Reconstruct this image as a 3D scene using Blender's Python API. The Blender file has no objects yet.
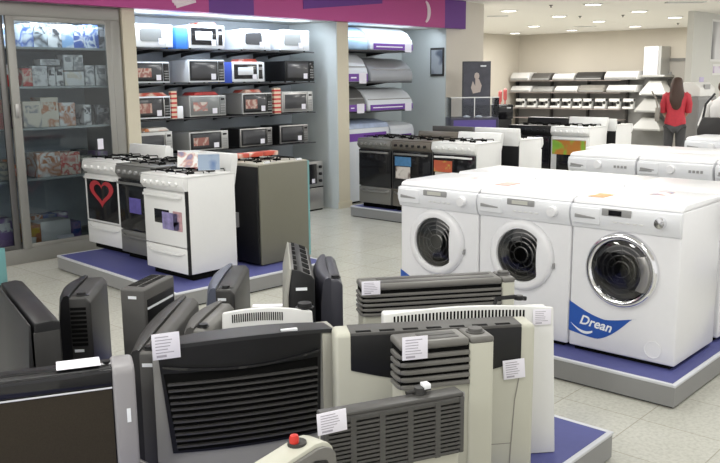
import bpy, bmesh, math, random
from mathutils import Vector, Matrix
random.seed(4)
S = bpy.context.scene
COL = S.collection
PI = math.pi

# ------------------------------------------------------------------ camera
YAW, PITCH, ROLL, FPX = 0.737264, 0.182454, -0.0100965, 826.75
CAM = Vector((-4.0322, -1.5113, 1.6049))
PL = 0.125                                   # height of the display platforms
Fv = Vector((math.cos(YAW)*math.cos(PITCH), math.sin(YAW)*math.cos(PITCH), -math.sin(PITCH)))
r0 = Vector((math.sin(YAW), -math.cos(YAW), 0)); u0 = r0.cross(Fv)
Rv = math.cos(ROLL)*r0 + math.sin(ROLL)*u0
Uv = -math.sin(ROLL)*r0 + math.cos(ROLL)*u0
cd = bpy.data.cameras.new('camera'); cam = bpy.data.objects.new('camera', cd); COL.objects.link(cam)
cd.sensor_width = 36; cd.lens = FPX/720*36; cd.clip_end = 100
m3 = Matrix((Rv, Uv, -Fv)).transposed()
cam.matrix_world = Matrix.Translation(CAM) @ m3.to_4x4()
S.camera = cam

def ray(x, y): return Fv + Rv*(x-360)/FPX - Uv*(y-231.5)/FPX
def at_z(x, y, z): d = ray(x, y); t = (z-CAM.z)/d.z; return CAM + d*t
def at_y(x, y, Y): d = ray(x, y); t = (Y-CAM.y)/d.y; return CAM + d*t
def at_x(x, y, X): d = ray(x, y); t = (X-CAM.x)/d.x; return CAM + d*t

# ------------------------------------------------------------------ light
w = bpy.data.worlds.new('world'); S.world = w; w.use_nodes = True
w.node_tree.nodes['Background'].inputs[0].default_value = (1.0, 0.985, 0.96, 1)
w.node_tree.nodes['Background'].inputs[1].default_value = 0.92
S.view_settings.view_transform = 'Standard'; S.view_settings.look = 'None'
S.view_settings.gamma = 1; S.view_settings.use_curve_mapping = False
S.view_settings.exposure = 0.12
def area(name, loc, sx, sy, power, col=(1, 1, .965), rot=(0, 0, 0)):
    l = bpy.data.lights.new(name, 'AREA'); l.shape = 'RECTANGLE'; l.size = sx; l.size_y = sy
    l.energy = power; l.color = col
    o = bpy.data.objects.new(name, l); o.location = loc; o.rotation_euler = rot; COL.objects.link(o)
    return o
CEIL = 2.68
for x in (-5.4, -2.6, 0.2, 3.0):                    # fluorescent rows over the sales floor; the strongest row is added, unseen frontal fill
    for y in (-0.9, 1.3, 3.6):
        area('ceiling_and_fill_lamp', (x, y, CEIL-.05), 1.2, .6, 50 if x < -5 else 22)
for x in (7.6, 10.6, 13.4):
    for y in (1.2, 6.0, 8.6):
        area('ceiling_lamp_far', (x, y, CEIL-.05), 1.0, 1.0, 50, (1, .98, .94))
area('ceiling_and_fill_lamp', (5.2, 2.9, CEIL-.05), 1.2, .6, 34)  # fill lamp added to brighten the cream pillar
area('shelf_lamp', (1.9, 5.68, 2.26), 2.5, .12, 26, (.80, .90, 1.0), (math.radians(28), 0, 0))
area('shelf_lamp', (4.6, 5.68, 2.26), 1.8, .12, 8, (.80, .90, 1.0), (math.radians(28), 0, 0))
area('cabinet_lamp', (-.9, 5.74, 2.16), 2.4, .1, 15, (.85, .93, 1.0), (math.radians(20), 0, 0))

# ------------------------------------------------------------------ materials
def mat(name, c, rough=.5, metal=0, noise=0, nscale=30, emit=0, bump=0, spec=.5, coat=0):
    m = bpy.data.materials.new(name); m.use_nodes = True
    nt = m.node_tree; b = nt.nodes['Principled BSDF']
    b.inputs['Base Color'].default_value = (*c, 1); b.inputs['Roughness'].default_value = rough
    b.inputs['Metallic'].default_value = metal; b.inputs['Specular IOR Level'].default_value = spec
    b.inputs['Coat Weight'].default_value = coat
    n = nt.nodes.new('ShaderNodeTexNoise'); tc = nt.nodes.new('ShaderNodeTexCoord')
    nt.links.new(tc.outputs['Object'], n.inputs['Vector']); n.inputs['Scale'].default_value = nscale
    n.inputs['Detail'].default_value = 4
    a = noise if noise else .02
    mx = nt.nodes.new('ShaderNodeMix'); mx.data_type = 'RGBA'
    mx.inputs['A'].default_value = (*[v*(1-a) for v in c], 1)
    mx.inputs['B'].default_value = (*[min(1, v*(1+a)) for v in c], 1)
    nt.links.new(n.outputs['Fac'], mx.inputs['Factor']); nt.links.new(mx.outputs['Result'], b.inputs['Base Color'])
    if bump:
        bp = nt.nodes.new('ShaderNodeBump'); bp.inputs['Strength'].default_value = bump; bp.inputs['Distance'].default_value = .004
        nt.links.new(n.outputs['Fac'], bp.inputs['Height']); nt.links.new(bp.outputs['Normal'], b.inputs['Normal'])
    if emit:
        b.inputs['Emission Color'].default_value = (*c, 1); b.inputs['Emission Strength'].default_value = emit
    return m
def blotch(name, cols, scale=9, rough=.45):
    """printed picture: patches of several colours"""
    m = bpy.data.materials.new(name); m.use_nodes = True; nt = m.node_tree
    b = nt.nodes['Principled BSDF']; b.inputs['Roughness'].default_value = rough
    tc = nt.nodes.new('ShaderNodeTexCoord'); n = nt.nodes.new('ShaderNodeTexNoise')
    n.inputs['Scale'].default_value = scale*.55; n.inputs['Detail'].default_value = 1.5; n.inputs['Distortion'].default_value = .4
    n.noise_dimensions = '4D'; oi = nt.nodes.new('ShaderNodeObjectInfo'); mu = nt.nodes.new('ShaderNodeMath'); mu.operation = 'MULTIPLY'; mu.inputs[1].default_value = 37
    nt.links.new(oi.outputs['Random'], mu.inputs[0]); nt.links.new(mu.outputs[0], n.inputs['W'])
    r = nt.nodes.new('ShaderNodeValToRGB'); r.color_ramp.interpolation = 'LINEAR'
    nt.links.new(tc.outputs['Object'], n.inputs['Vector']); nt.links.new(n.outputs['Fac'], r.inputs['Fac'])
    nt.links.new(r.outputs['Color'], b.inputs['Base Color'])
    k = len(cols); e = r.color_ramp.elements
    for i, c in enumerate(cols):
        p = 0 if i == 0 else .36 + .28*(i-1)/max(1, k-1)
        if i < 2: e[i].position = p; e[i].color = (*c, 1)
        else: q = e.new(p); q.color = (*c, 1)
    return m
def glass(name, tint=(1, 1, 1), refl=.12):
    m = bpy.data.materials.new(name); m.use_nodes = True; nt = m.node_tree; nt.nodes.clear()
    o = nt.nodes.new('ShaderNodeOutputMaterial'); mx = nt.nodes.new('ShaderNodeMixShader')
    t = nt.nodes.new('ShaderNodeBsdfTransparent'); g = nt.nodes.new('ShaderNodeBsdfGlossy')
    t.inputs[0].default_value = (*tint, 1); g.inputs['Roughness'].default_value = .04
    fr = nt.nodes.new('ShaderNodeLayerWeight'); fr.inputs['Blend'].default_value = refl*2
    nt.links.new(fr.outputs['Fresnel'], mx.inputs[0]); nt.links.new(t.outputs[0], mx.inputs[1])
    nt.links.new(g.outputs[0], mx.inputs[2]); nt.links.new(mx.outputs[0], o.inputs[0])
    return m
WHITE = mat('white_enamel', (.80, .80, .82), .28, coat=.2)
WHITE2 = mat('white_plastic', (.72, .72, .71), .45)
STOVEW = mat('warm_white_enamel', (.78, .78, .77), .3)
PANELW = mat('panel_white', (.76, .77, .80), .33)
GREYP = mat('grey_plastic', (.30, .30, .30), .45)
DGREY = mat('dark_grey_plastic', (.038, .037, .036), .42, spec=.35, bump=.05, nscale=200)
MGREY = mat('mid_grey_plastic', (.088, .085, .082), .5, spec=.35, bump=.05, nscale=200)
BLACK = mat('black_plastic', (.010, .010, .011), .38, spec=.35)
BLACKG = mat('black_gloss', (.012, .012, .014), .08)
DEEP = mat('deep_black', (.004, .004, .004), .8, spec=.1)
BEIGE = mat('beige_enamel', (.43, .425, .36), .42, noise=.03)
CREAM = mat('cream_enamel', (.50, .495, .42), .42)
TAUPE = mat('taupe_enamel', (.26, .245, .22), .42)
LOUV = mat('grey_louver', (.14, .135, .125), .38)
DLOUV = mat('dark_louver', (.062, .060, .057), .4)
SILV = mat('silver_grey_enamel', (.33, .325, .305), .4)
LILAC = mat('light_lilac_grey', (.26, .25, .26), .4)
BROWN = mat('brown_mesh', (.036, .029, .020), .8, spec=.2, noise=.35, nscale=260)
CHROME = mat('chrome', (.82, .82, .84), .12, metal=1)
STEEL = mat('brushed_steel', (.42, .41, .40), .32, metal=.85)
DSTEEL = mat('dark_steel', (.16, .155, .15), .35, metal=.5)
OLIVE = mat('olive_brown_panel', (.165, .16, .122), .5)
TEAL = mat('teal_film', (.16, .36, .37), .4)
BLUE = mat('blue_mat', (.075, .082, .25), .6, noise=.08)
PLAT = mat('platform_grey', (.26, .26, .26), .42)
TRIMP = mat('platform_trim', (.62, .63, .67), .4)
PAPER = mat('paper', (.80, .78, .86), .6)
INK = mat('print_grey', (.38, .36, .42), .6)
RED = mat('red_plastic', (.55, .03, .02), .35)
PINKM = mat('magenta_fascia', (.46, .055, .25), .5, noise=.03)
PURP = mat('purple_fascia', (.13, .025, .25), .5, noise=.03)
LOGOW = mat('fascia_mark', (.80, .68, .74), .5)
DREAN = mat('sticker_blue', (.02, .09, .40), .35)
DREAN2 = mat('sticker_light_blue', (.08, .30, .62), .35)
STW = mat('sticker_white', (.85, .87, .9), .4)
WALLC = mat('cream_wall', (.60, .555, .48), .7, noise=.02, nscale=4)
WALLP = mat('pale_wall', (.60, .60, .57), .7, noise=.02, nscale=4)
COLM = mat('column_cream', (.62, .57, .45), .6)
BACKP = mat('slat_panel_grey', (.30, .33, .36), .5)
BLUEP = mat('recess_side_panel', (.56, .60, .60), .6)
CEILM = mat('ceiling_white', (.86, .84, .80), .8)
ALU = mat('aluminium_frame', (.29, .285, .265), .4, metal=.3)
SHELFM = mat('dark_shelf', (.05, .05, .055), .45)
TEXTP = blotch('leaflet_print', [(.7, .68, .66), (.25, .22, .35), (.6, .35, .3), (.8, .8, .78)], 30)
MWBLUE = mat('blue_carton', (.05, .22, .75), .5)
LAMPM = mat('lamp_diffuser', (1, .97, .9), .5, emit=6)
SKIN = mat('skin', (.5, .3, .22), .5)
HAIR = mat('brown_hair', (.05, .022, .014), .5, noise=.4, nscale=60)
REDC = mat('red_cloth', (.50, .035, .055), .7, noise=.2, nscale=20)
DARKC = mat('dark_cloth', (.06, .06, .065), .8)
GLASS = glass('cabinet_glass', (.86, .90, .91), .16)
CLEAR = glass('clear_acrylic', (.93, .95, .98), .1)
DRUMG = glass('door_glass', (.72, .72, .72), .22)

# ------------------------------------------------------------------ mesh helpers
class MB:
    def __init__(s): s.v = []; s.f = []
    def add(s, vs, fs):
        n = len(s.v); s.v += [tuple(v) for v in vs]; s.f += [tuple(i+n for i in f) for f in fs]; return s
    def box(s, x0, x1, y0, y1, z0, z1):
        v = [(x, y, z) for x in (x0, x1) for y in (y0, y1) for z in (z0, z1)]
        return s.add(v, [(0, 1, 3, 2), (4, 6, 7, 5), (0, 4, 5, 1), (2, 3, 7, 6), (0, 2, 6, 4), (1, 5, 7, 3)])
    def prism(s, pts, a0, a1, axis='x'):
        """closed profile extruded along an axis; pts are the other two coordinates"""
        def mk(p, a): return (a, p[0], p[1]) if axis == 'x' else ((p[0], a, p[1]) if axis == 'y' else (p[0], p[1], a))
        n = len(pts); v = [mk(p, a0) for p in pts] + [mk(p, a1) for p in pts]
        f = [(i, (i+1) % n, n+(i+1) % n, n+i) for i in range(n)] + [tuple(range(n))[::-1], tuple(range(n, 2*n))]
        return s.add(v, f)
    def tube(s, pts, r, n=8, r1=None):
        P = [Vector(p) for p in pts]; vs = []; k = len(P)
        for i, p in enumerate(P):
            t = (P[min(i+1, k-1)]-P[max(i-1, 0)]).normalized()
            a = t.cross(Vector((0, 0, 1)))
            if a.length < .05: a = t.cross(Vector((1, 0, 0)))
            a.normalize(); b = t.cross(a); rr = r if r1 is None else r+(r1-r)*i/(k-1)
            vs += [p+a*rr*math.cos(2*PI*j/n)+b*rr*math.sin(2*PI*j/n) for j in range(n)]
        fs = [(i*n+j, i*n+(j+1) % n, (i+1)*n+(j+1) % n, (i+1)*n+j) for i in range(k-1) for j in range(n)]
        fs += [tuple(range(n))[::-1], tuple(range((k-1)*n, k*n))]
        return s.add(vs, fs)
    def bar(s, pts, w, h):
        """rectangular section swept along pts; w across (horizontal), h vertical"""
        P = [Vector(p) for p in pts]; vs = []; k = len(P)
        for i, p in enumerate(P):
            t = (P[min(i+1, k-1)]-P[max(i-1, 0)]).normalized(); a = t.cross(Vector((0, 0, 1))).normalized()
            b = a.cross(t)
            vs += [p-a*w/2-b*h/2, p+a*w/2-b*h/2, p+a*w/2+b*h/2, p-a*w/2+b*h/2]
        fs = [(i*4+j, i*4+(j+1) % 4, (i+1)*4+(j+1) % 4, (i+1)*4+j) for i in range(k-1) for j in range(4)]
        fs += [(0, 1, 2, 3)[::-1], tuple(range((k-1)*4, k*4))]
        return s.add(vs, fs)
    def lathe(s, prof, c=(0, 0, 0), axis='z', n=32):
        """prof: (radius, along) from start to end"""
        vs = []
        for r, a in prof:
            for j in range(n):
                x, y = r*math.cos(2*PI*j/n), r*math.sin(2*PI*j/n)
                p = (x, y, a) if axis == 'z' else ((x, a, y) if axis == 'y' else (a, x, y))
                vs.append((p[0]+c[0], p[1]+c[1], p[2]+c[2]))
        k = len(prof)
        fs = [(i*n+j, i*n+(j+1) % n, (i+1)*n+(j+1) % n, (i+1)*n+j) for i in range(k-1) for j in range(n)]
        fs += [tuple(range(n))[::-1], tuple(range((k-1)*n, k*n))]
        return s.add(vs, fs)
    def loops(s, L, close=False):
        """bridge equal-length closed loops in order"""
        n = len(L[0]); vs = [p for l in L for p in l]; k = len(L)
        fs = [(i*n+j, i*n+(j+1) % n, (i+1)*n+(j+1) % n, (i+1)*n+j) for i in range(k-1) for j in range(n)]
        if close: fs += [tuple(range((k-1)*n, k*n))]
        return s.add(vs, fs)
    def xf(s, M, start=0):
        s.v[start:] = [tuple(M @ Vector(v)) for v in s.v[start:]]; return s
    def build(s, name, m, parent=None, bevel=0, smooth=True, seg=2, ang=40):
        me = bpy.data.meshes.new(name); me.from_pydata(s.v, [], s.f); me.materials.append(m)
        bm = bmesh.new(); bm.from_mesh(me); bmesh.ops.recalc_face_normals(bm, faces=bm.faces)
        if bevel:
            es = [e for e in bm.edges if len(e.link_faces) == 2 and e.calc_face_angle(0) > .6]
            try: bmesh.ops.bevel(bm, geom=es, offset=bevel, segments=seg, profile=.5, affect='EDGES', clamp_overlap=True)
            except Exception: pass
        bm.to_mesh(me); bm.free()
        if smooth:
            for p in me.polygons: p.use_smooth = True
            me.set_sharp_from_angle(angle=math.radians(ang))
        o = bpy.data.objects.new(name, me); COL.objects.link(o); o.parent = parent
        return o
def bx(*a): return MB().box(*a)
def tag(o, label, cat, group=None, kind=None):
    if label: o['label'] = label
    if cat: o['category'] = cat
    if group: o['group'] = group
    if kind: o['kind'] = kind
    return o
def thing(name, label, cat, loc, rz=0, group=None):
    o = bpy.data.objects.new(name, None); o.empty_display_size = .1; COL.objects.link(o)
    o.location = loc; o.rotation_euler = (0, 0, rz); return tag(o, label, cat, group)
def structure(o): o['kind'] = 'structure'; return o
def dup(root, loc=None, rz=None, label=None, group=None):
    r = root.copy(); COL.objects.link(r)
    if loc is not None: r.location = loc
    if rz is not None: r.rotation_euler = (0, 0, rz)
    if label: r['label'] = label
    if group: r['group'] = group
    for ch in list(root.children):
        c = ch.copy(); COL.objects.link(c); c.parent = r
        for g in list(ch.children):
            d = g.copy(); COL.objects.link(d); d.parent = c
    return r
def text_mesh(name, s, size, m, parent, M, extrude=.0006, shear=0, bold=0):
    cu = bpy.data.curves.new(name, 'FONT'); cu.body = s; cu.size = size; cu.extrude = extrude; cu.shear = shear; cu.offset = bold
    cu.align_x = 'CENTER'; cu.align_y = 'CENTER'; cu.resolution_u = 3
    o = bpy.data.objects.new('tmp', cu); COL.objects.link(o)
    dg = bpy.context.evaluated_depsgraph_get(); me = bpy.data.meshes.new_from_object(o.evaluated_get(dg))
    bpy.data.objects.remove(o); me.transform(M); me.materials.clear(); me.materials.append(m)
    ob = bpy.data.objects.new(name, me); COL.objects.link(ob); ob.parent = parent; return ob
FRONT = Matrix.Rotation(PI/2, 4, 'X')      # text in the xz plane facing -y
def circ(r, n=40, c=(0, 0), y=0, rz=None): return [(c[0]+r*math.cos(2*PI*j/n), y, c[1]+(rz or r)*math.sin(2*PI*j/n)) for j in range(n)]

# ------------------------------------------------------------------ setting
def floor_mat():
    m = bpy.data.materials.new('speckled_tile'); m.use_nodes = True; nt = m.node_tree; b = nt.nodes['Principled BSDF']
    tc = nt.nodes.new('ShaderNodeTexCoord')
    n = nt.nodes.new('ShaderNodeTexNoise'); n.inputs['Scale'].default_value = 55; n.inputs['Detail'].default_value = 5
    n2 = nt.nodes.new('ShaderNodeTexNoise'); n2.inputs['Scale'].default_value = 2.2; n2.inputs['Detail'].default_value = 3
    r = nt.nodes.new('ShaderNodeValToRGB'); r.color_ramp.elements[0].position = .30; r.color_ramp.elements[1].position = .60
    r.color_ramp.elements[0].color = (.45, .445, .395, 1); r.color_ramp.elements[1].color = (.55, .545, .49, 1)
    br = nt.nodes.new('ShaderNodeTexBrick'); br.offset = 0; br.inputs['Scale'].default_value = 1
    br.inputs['Brick Width'].default_value = .4; br.inputs['Row Height'].default_value = .4; br.inputs['Mortar Size'].default_value = .003
    br.inputs['Color1'].default_value = (1, 1, 1, 1); br.inputs['Color2'].default_value = (.97, .97, .97, 1); br.inputs['Mortar'].default_value = (.72, .70, .66, 1)
    mx = nt.nodes.new('ShaderNodeMix'); mx.data_type = 'RGBA'; mx.blend_type = 'MULTIPLY'; mx.inputs['Factor'].default_value = 1
    r2 = nt.nodes.new('ShaderNodeValToRGB'); r2.color_ramp.elements[0].color = (.88, .88, .88, 1); r2.color_ramp.elements[1].color = (1.06, 1.06, 1.06, 1)
    mx2 = nt.nodes.new('ShaderNodeMix'); mx2.data_type = 'RGBA'; mx2.blend_type = 'MULTIPLY'; mx2.inputs['Factor'].default_value = 1
    for q in (n, n2, br): nt.links.new(tc.outputs['Object'], q.inputs['Vector'])
    nt.links.new(n.outputs['Fac'], r.inputs['Fac']); nt.links.new(n2.outputs['Fac'], r2.inputs['Fac'])
    nt.links.new(r.outputs['Color'], mx.inputs['A']); nt.links.new(br.outputs['Color'], mx.inputs['B'])
    nt.links.new(mx.outputs['Result'], mx2.inputs['A']); nt.links.new(r2.outputs['Color'], mx2.inputs['B'])
    nt.links.new(mx2.outputs['Result'], b.inputs['Base Color']); b.inputs['Roughness'].default_value = .22
    b.inputs['Specular IOR Level'].default_value = .45
    return m
structure(bx(-7, 16, -5, 11, -.1, 0).build('floor', floor_mat(), smooth=False))
structure(bx(-7, 16, -5, 11, CEIL, CEIL+.1).build('ceiling', CEILM, smooth=False))
BX = 15.2
structure(bx(BX, BX+.1, 3, 10.4, 0, CEIL).build('wall_back', WALLC, smooth=False))
structure(bx(6.6, BX, 10.25, 10.4, 0, CEIL).build('wall_far_left', WALLC, smooth=False))
# the left wall: recesses between columns, closed at the back
structure(bx(-7, 5.66, 6.42, 6.5, 0, CEIL).build('wall_left', mat('recess_wall', (.31, .34, .37), .6, noise=.03, nscale=6), smooth=False))
structure(bx(5.65, 6.58, 5.6, 6.5, 0, CEIL).build('wall_left_end', mat('pillar_cream', (.70, .655, .59), .65), smooth=False))
structure(bx(.46, .60, 5.6, 6.42, 0, 2.29).build('trim_1', COLM, smooth=False))
structure(bx(3.42, 3.62, 5.6, 6.42, 0, 2.29).build('trim_2', COLM, smooth=False))
structure(bx(3.405, 3.42, 5.6, 6.42, 0, 2.29).build('trim_3', BLUEP, smooth=False))
structure(bx(5.635, 5.65, 5.6, 6.42, 0, 2.29).build('trim_4', BLUEP, smooth=False))
structure(bx(3.62, 5.65, 6.405, 6.42, 0, 2.29).build('trim_5', BLUEP, smooth=False))
structure(bx(-7, 6.1, 5.62, 6.42, 2.29, CEIL).build('trim_6', WALLP, smooth=False))   # bulkhead behind the fascia
structure(bx(3.40, 3.64, 5.585, 5.6, 0, .08).build('baseboard_left', COLM, smooth=False))
# right wall block with its own corner
structure(bx(10.45, BX, 3.95, 4.06, 0, CEIL).build('wall_right', WALLP, smooth=False))
# door in the back wall
d = structure(bx(BX-.05, BX, 5.86, 6.42, 0, 1.93).build('door_1', mat('door_grey', (.34, .32, .29), .6), smooth=False))
MB().box(BX-.07, BX, 6.42, 6.50, 0, 2.0).box(BX-.07, BX, 5.78, 5.86, 0, 2.0).box(BX-.07, BX, 5.86, 6.42, 1.93, 2.0).build('door_frame', mat('door_frame_grey', (.15, .145, .135), .5), d)
bx(BX-.09, BX-.05, 5.92, 5.96, .95, 1.05).build('door_handle', CHROME, d)

# shop fascia in coloured panels
YF = 5.5
fa = thing('shop_fascia', 'long magenta and purple shop fascia above the wall recesses', 'sign', (0, YF, 2.29))
def fx(px): return at_y(px, 10, YF).x
def fpanel(x0, x1, m, nm, lab=None):
    o = bx(x0, x1, 0, .10, 0, .385).build(nm, m, fa, smooth=False)
    if lab: o['label'] = lab
    return o
xs = [-6.9, fx(209), fx(254), fx(445), fx(466)]
fpanel(xs[0], xs[1], PINKM, 'magenta_panel', 'magenta panel left'); fpanel(xs[1], xs[2], PURP, 'purple_panel', 'purple panel')
fpanel(xs[2], xs[3], PINKM, 'magenta_panel', 'magenta panel right'); fpanel(xs[3], xs[4], PURP, 'purple_panel', 'purple end panel')
a0, a1 = at_y(303, 5, YF), at_y(382, 3, YF)
MB().prism([(a0.x, .385), (a0.x, at_y(303, 9, YF).z-2.29), (a1.x, at_y(382, 3.5, YF).z-2.29), (a1.x, .385)], -.006, 0, 'y').build('purple_wedge', PURP, fa, smooth=False)
def fmark(cx, cy, sc, n=16):
    L = []
    for i in range(n+1):
        t = -1+2*i/n; L.append((cx+sc*(.9*math.cos(t*1.25)-.55), cy+sc*1.0*math.sin(t*1.25)))
    L2 = []
    for i in range(n+1):
        t = 1-2*i/n; L2.append((cx+sc*(.40*math.cos(t*1.35)-.5), cy+sc*.85*math.sin(t*1.35)))
    return MB().prism(L+L2, -.008, 0, 'y')
c = at_y(428, 12, YF)
fmark(c.x, c.z-2.29, .15).build('crescent_mark', LOGOW, fa, smooth=False)
for k in range(3):
    a = at_y(172+k*2, 1.5+2.6*k, YF); b = at_y(191+k*2.2, -4+2.6*k, YF)
    MB().bar([(a.x, -.004, a.z-2.29), (b.x, -.004, b.z-2.29)], .008, .028).build('stroke_mark', LOGOW, fa, smooth=False)

# ceiling fittings of the far area
LP = [(509, 10.5), (559, 16), (534, 26), (515, 33), (572, 30), (593, 4), (599, 21), (635, 26), (639, 11), (675, 17)]
LNAME = ['recessed round downlight nearest the cream corner, near the top of the photo', 'recessed round downlight fourth from the left of the ceiling, below the topmost one',
 'recessed round downlight above the left end of the hood shelves', 'small recessed round downlight closest to the back left corner',
 'recessed round downlight against the back wall, left of the white hood duct', 'topmost large recessed downlight in the middle of the ceiling',
 'recessed round downlight in the middle of the group, right of the small ceiling vent', 'recessed round downlight near the back wall above the white hood duct',
 'recessed round downlight at the top right, left of the big ceiling vent', 'recessed round downlight beside the right wall corner']
for (px, py), lb in zip(LP, LNAME):
    p = at_z(px, py, CEIL)
    t = thing('ceiling_downlight', lb, 'ceiling light', (p.x, p.y, CEIL), 0, 'round downlights in the far ceiling')
    MB().lathe([(.15, -.001), (.15, -.012), (.12, -.014), (.12, -.001)], n=24).build('trim_ring', WHITE2, t)
    MB().lathe([(.118, -.002), (.118, -.010), (.05, -.012)], n=24).build('diffuser', LAMPM, t)
for (x0, x1, y, w_, lb) in ((487, 508, 16, .10, 'long dark air slot in the ceiling beside the cream corner'), (573, 596, 26.5, .12, 'small dark air slot in the middle of the far ceiling'), (666, 705, 2.2, .12, 'long dark air slot in the ceiling at the top right')):
    a, b = at_z(x0, y, CEIL), at_z(x1, y-.4, CEIL); mid = (a+b)/2; L = (b-a).length
    t = thing('ceiling_vent', lb, 'air vent', (mid.x, mid.y, CEIL), math.atan2(b.y-a.y, b.x-a.x), 'air slots in the far ceiling')
    MB().box(-L/2, L/2, -w_/2-.02, -w_/2, -.012, 0).box(-L/2, L/2, w_/2, w_/2+.02, -.012, 0).box(-L/2, L/2, -.01, .01, -.012, 0).build('frame', WHITE2, t)
    bx(-L/2, L/2, -w_/2, w_/2, -.004, 0).build('slot', DGREY, t)
for (px, py, lb) in ((551, 5, 'small ceiling sprinkler left of the topmost downlight'), (580, 16, 'small ceiling sprinkler between two downlights in mid ceiling'), (623, 15, 'small ceiling sprinkler right of the middle downlight'), (678, 23, 'small dark ceiling detector by the right wall corner')):
    p = at_z(px, py, CEIL)
    tag(MB().lathe([(.03, 0), (.03, -.008), (.010, -.012), (.008, -.032), (.018, -.034), (.018, -.037)], (p.x, p.y, CEIL), n=14).build('ceiling_sprinkler', MGREY), lb, 'sprinkler', 'ceiling sprinklers')

# ------------------------------------------------------------------ display platforms
def platform(lb, x0, x1, y0, y1, h=PL, rz=0):
    cx, cy = (x0+x1)/2, (y0+y1)/2; a, b = (x1-x0)/2, (y1-y0)/2
    t = thing('display_platform', lb, 'platform', (cx, cy, 0), rz)
    MB().box(-a+.004, a-.004, -b+.004, b-.004, .010, h-.014).build('body', PLAT, t)
    bx(-a+.02, a-.02, -b+.02, b-.02, 0, .02).build('plinth', DEEP, t)
    e = .022
    MB().box(-a, a, -b, -b+e, h-.014, h).box(-a, a, b-e, b, h-.014, h).box(-a, -a+e, -b+e, b-e, h-.014, h).box(a-e, a, -b+e, b-e, h-.014, h).build('edge_trim', TRIMP, t, bevel=.002)
    bx(-a+e, a-e, -b+e, b-e, h-.014, h-.001).build('mat', BLUE, t)
    return t
platform('grey display platform with blue top under the front white washing machines', -.19, 1.36, -.08, 1.95)
platform('grey display platform with blue top under the foreground heaters', -3.6, -.88, -.09, 2.35)
platform('grey display platform with blue top under the left cookers', -.66, .80, 3.22, 5.12, rz=-.06)
platform('grey display platform under the dark and white cookers by the column', 3.08, 4.5, 3.2, 5.1)
platform('display platform under the washing machines of the middle block', 2.25, 3.65, -1.3, 2.05)
platform('display platform under the cookers in front of the hood shelves', 5.65, 7.0, 3.2, 4.62)
platform('display platform under the farthest washing machines', 4.60, 5.30, -.75, 1.9)

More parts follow.
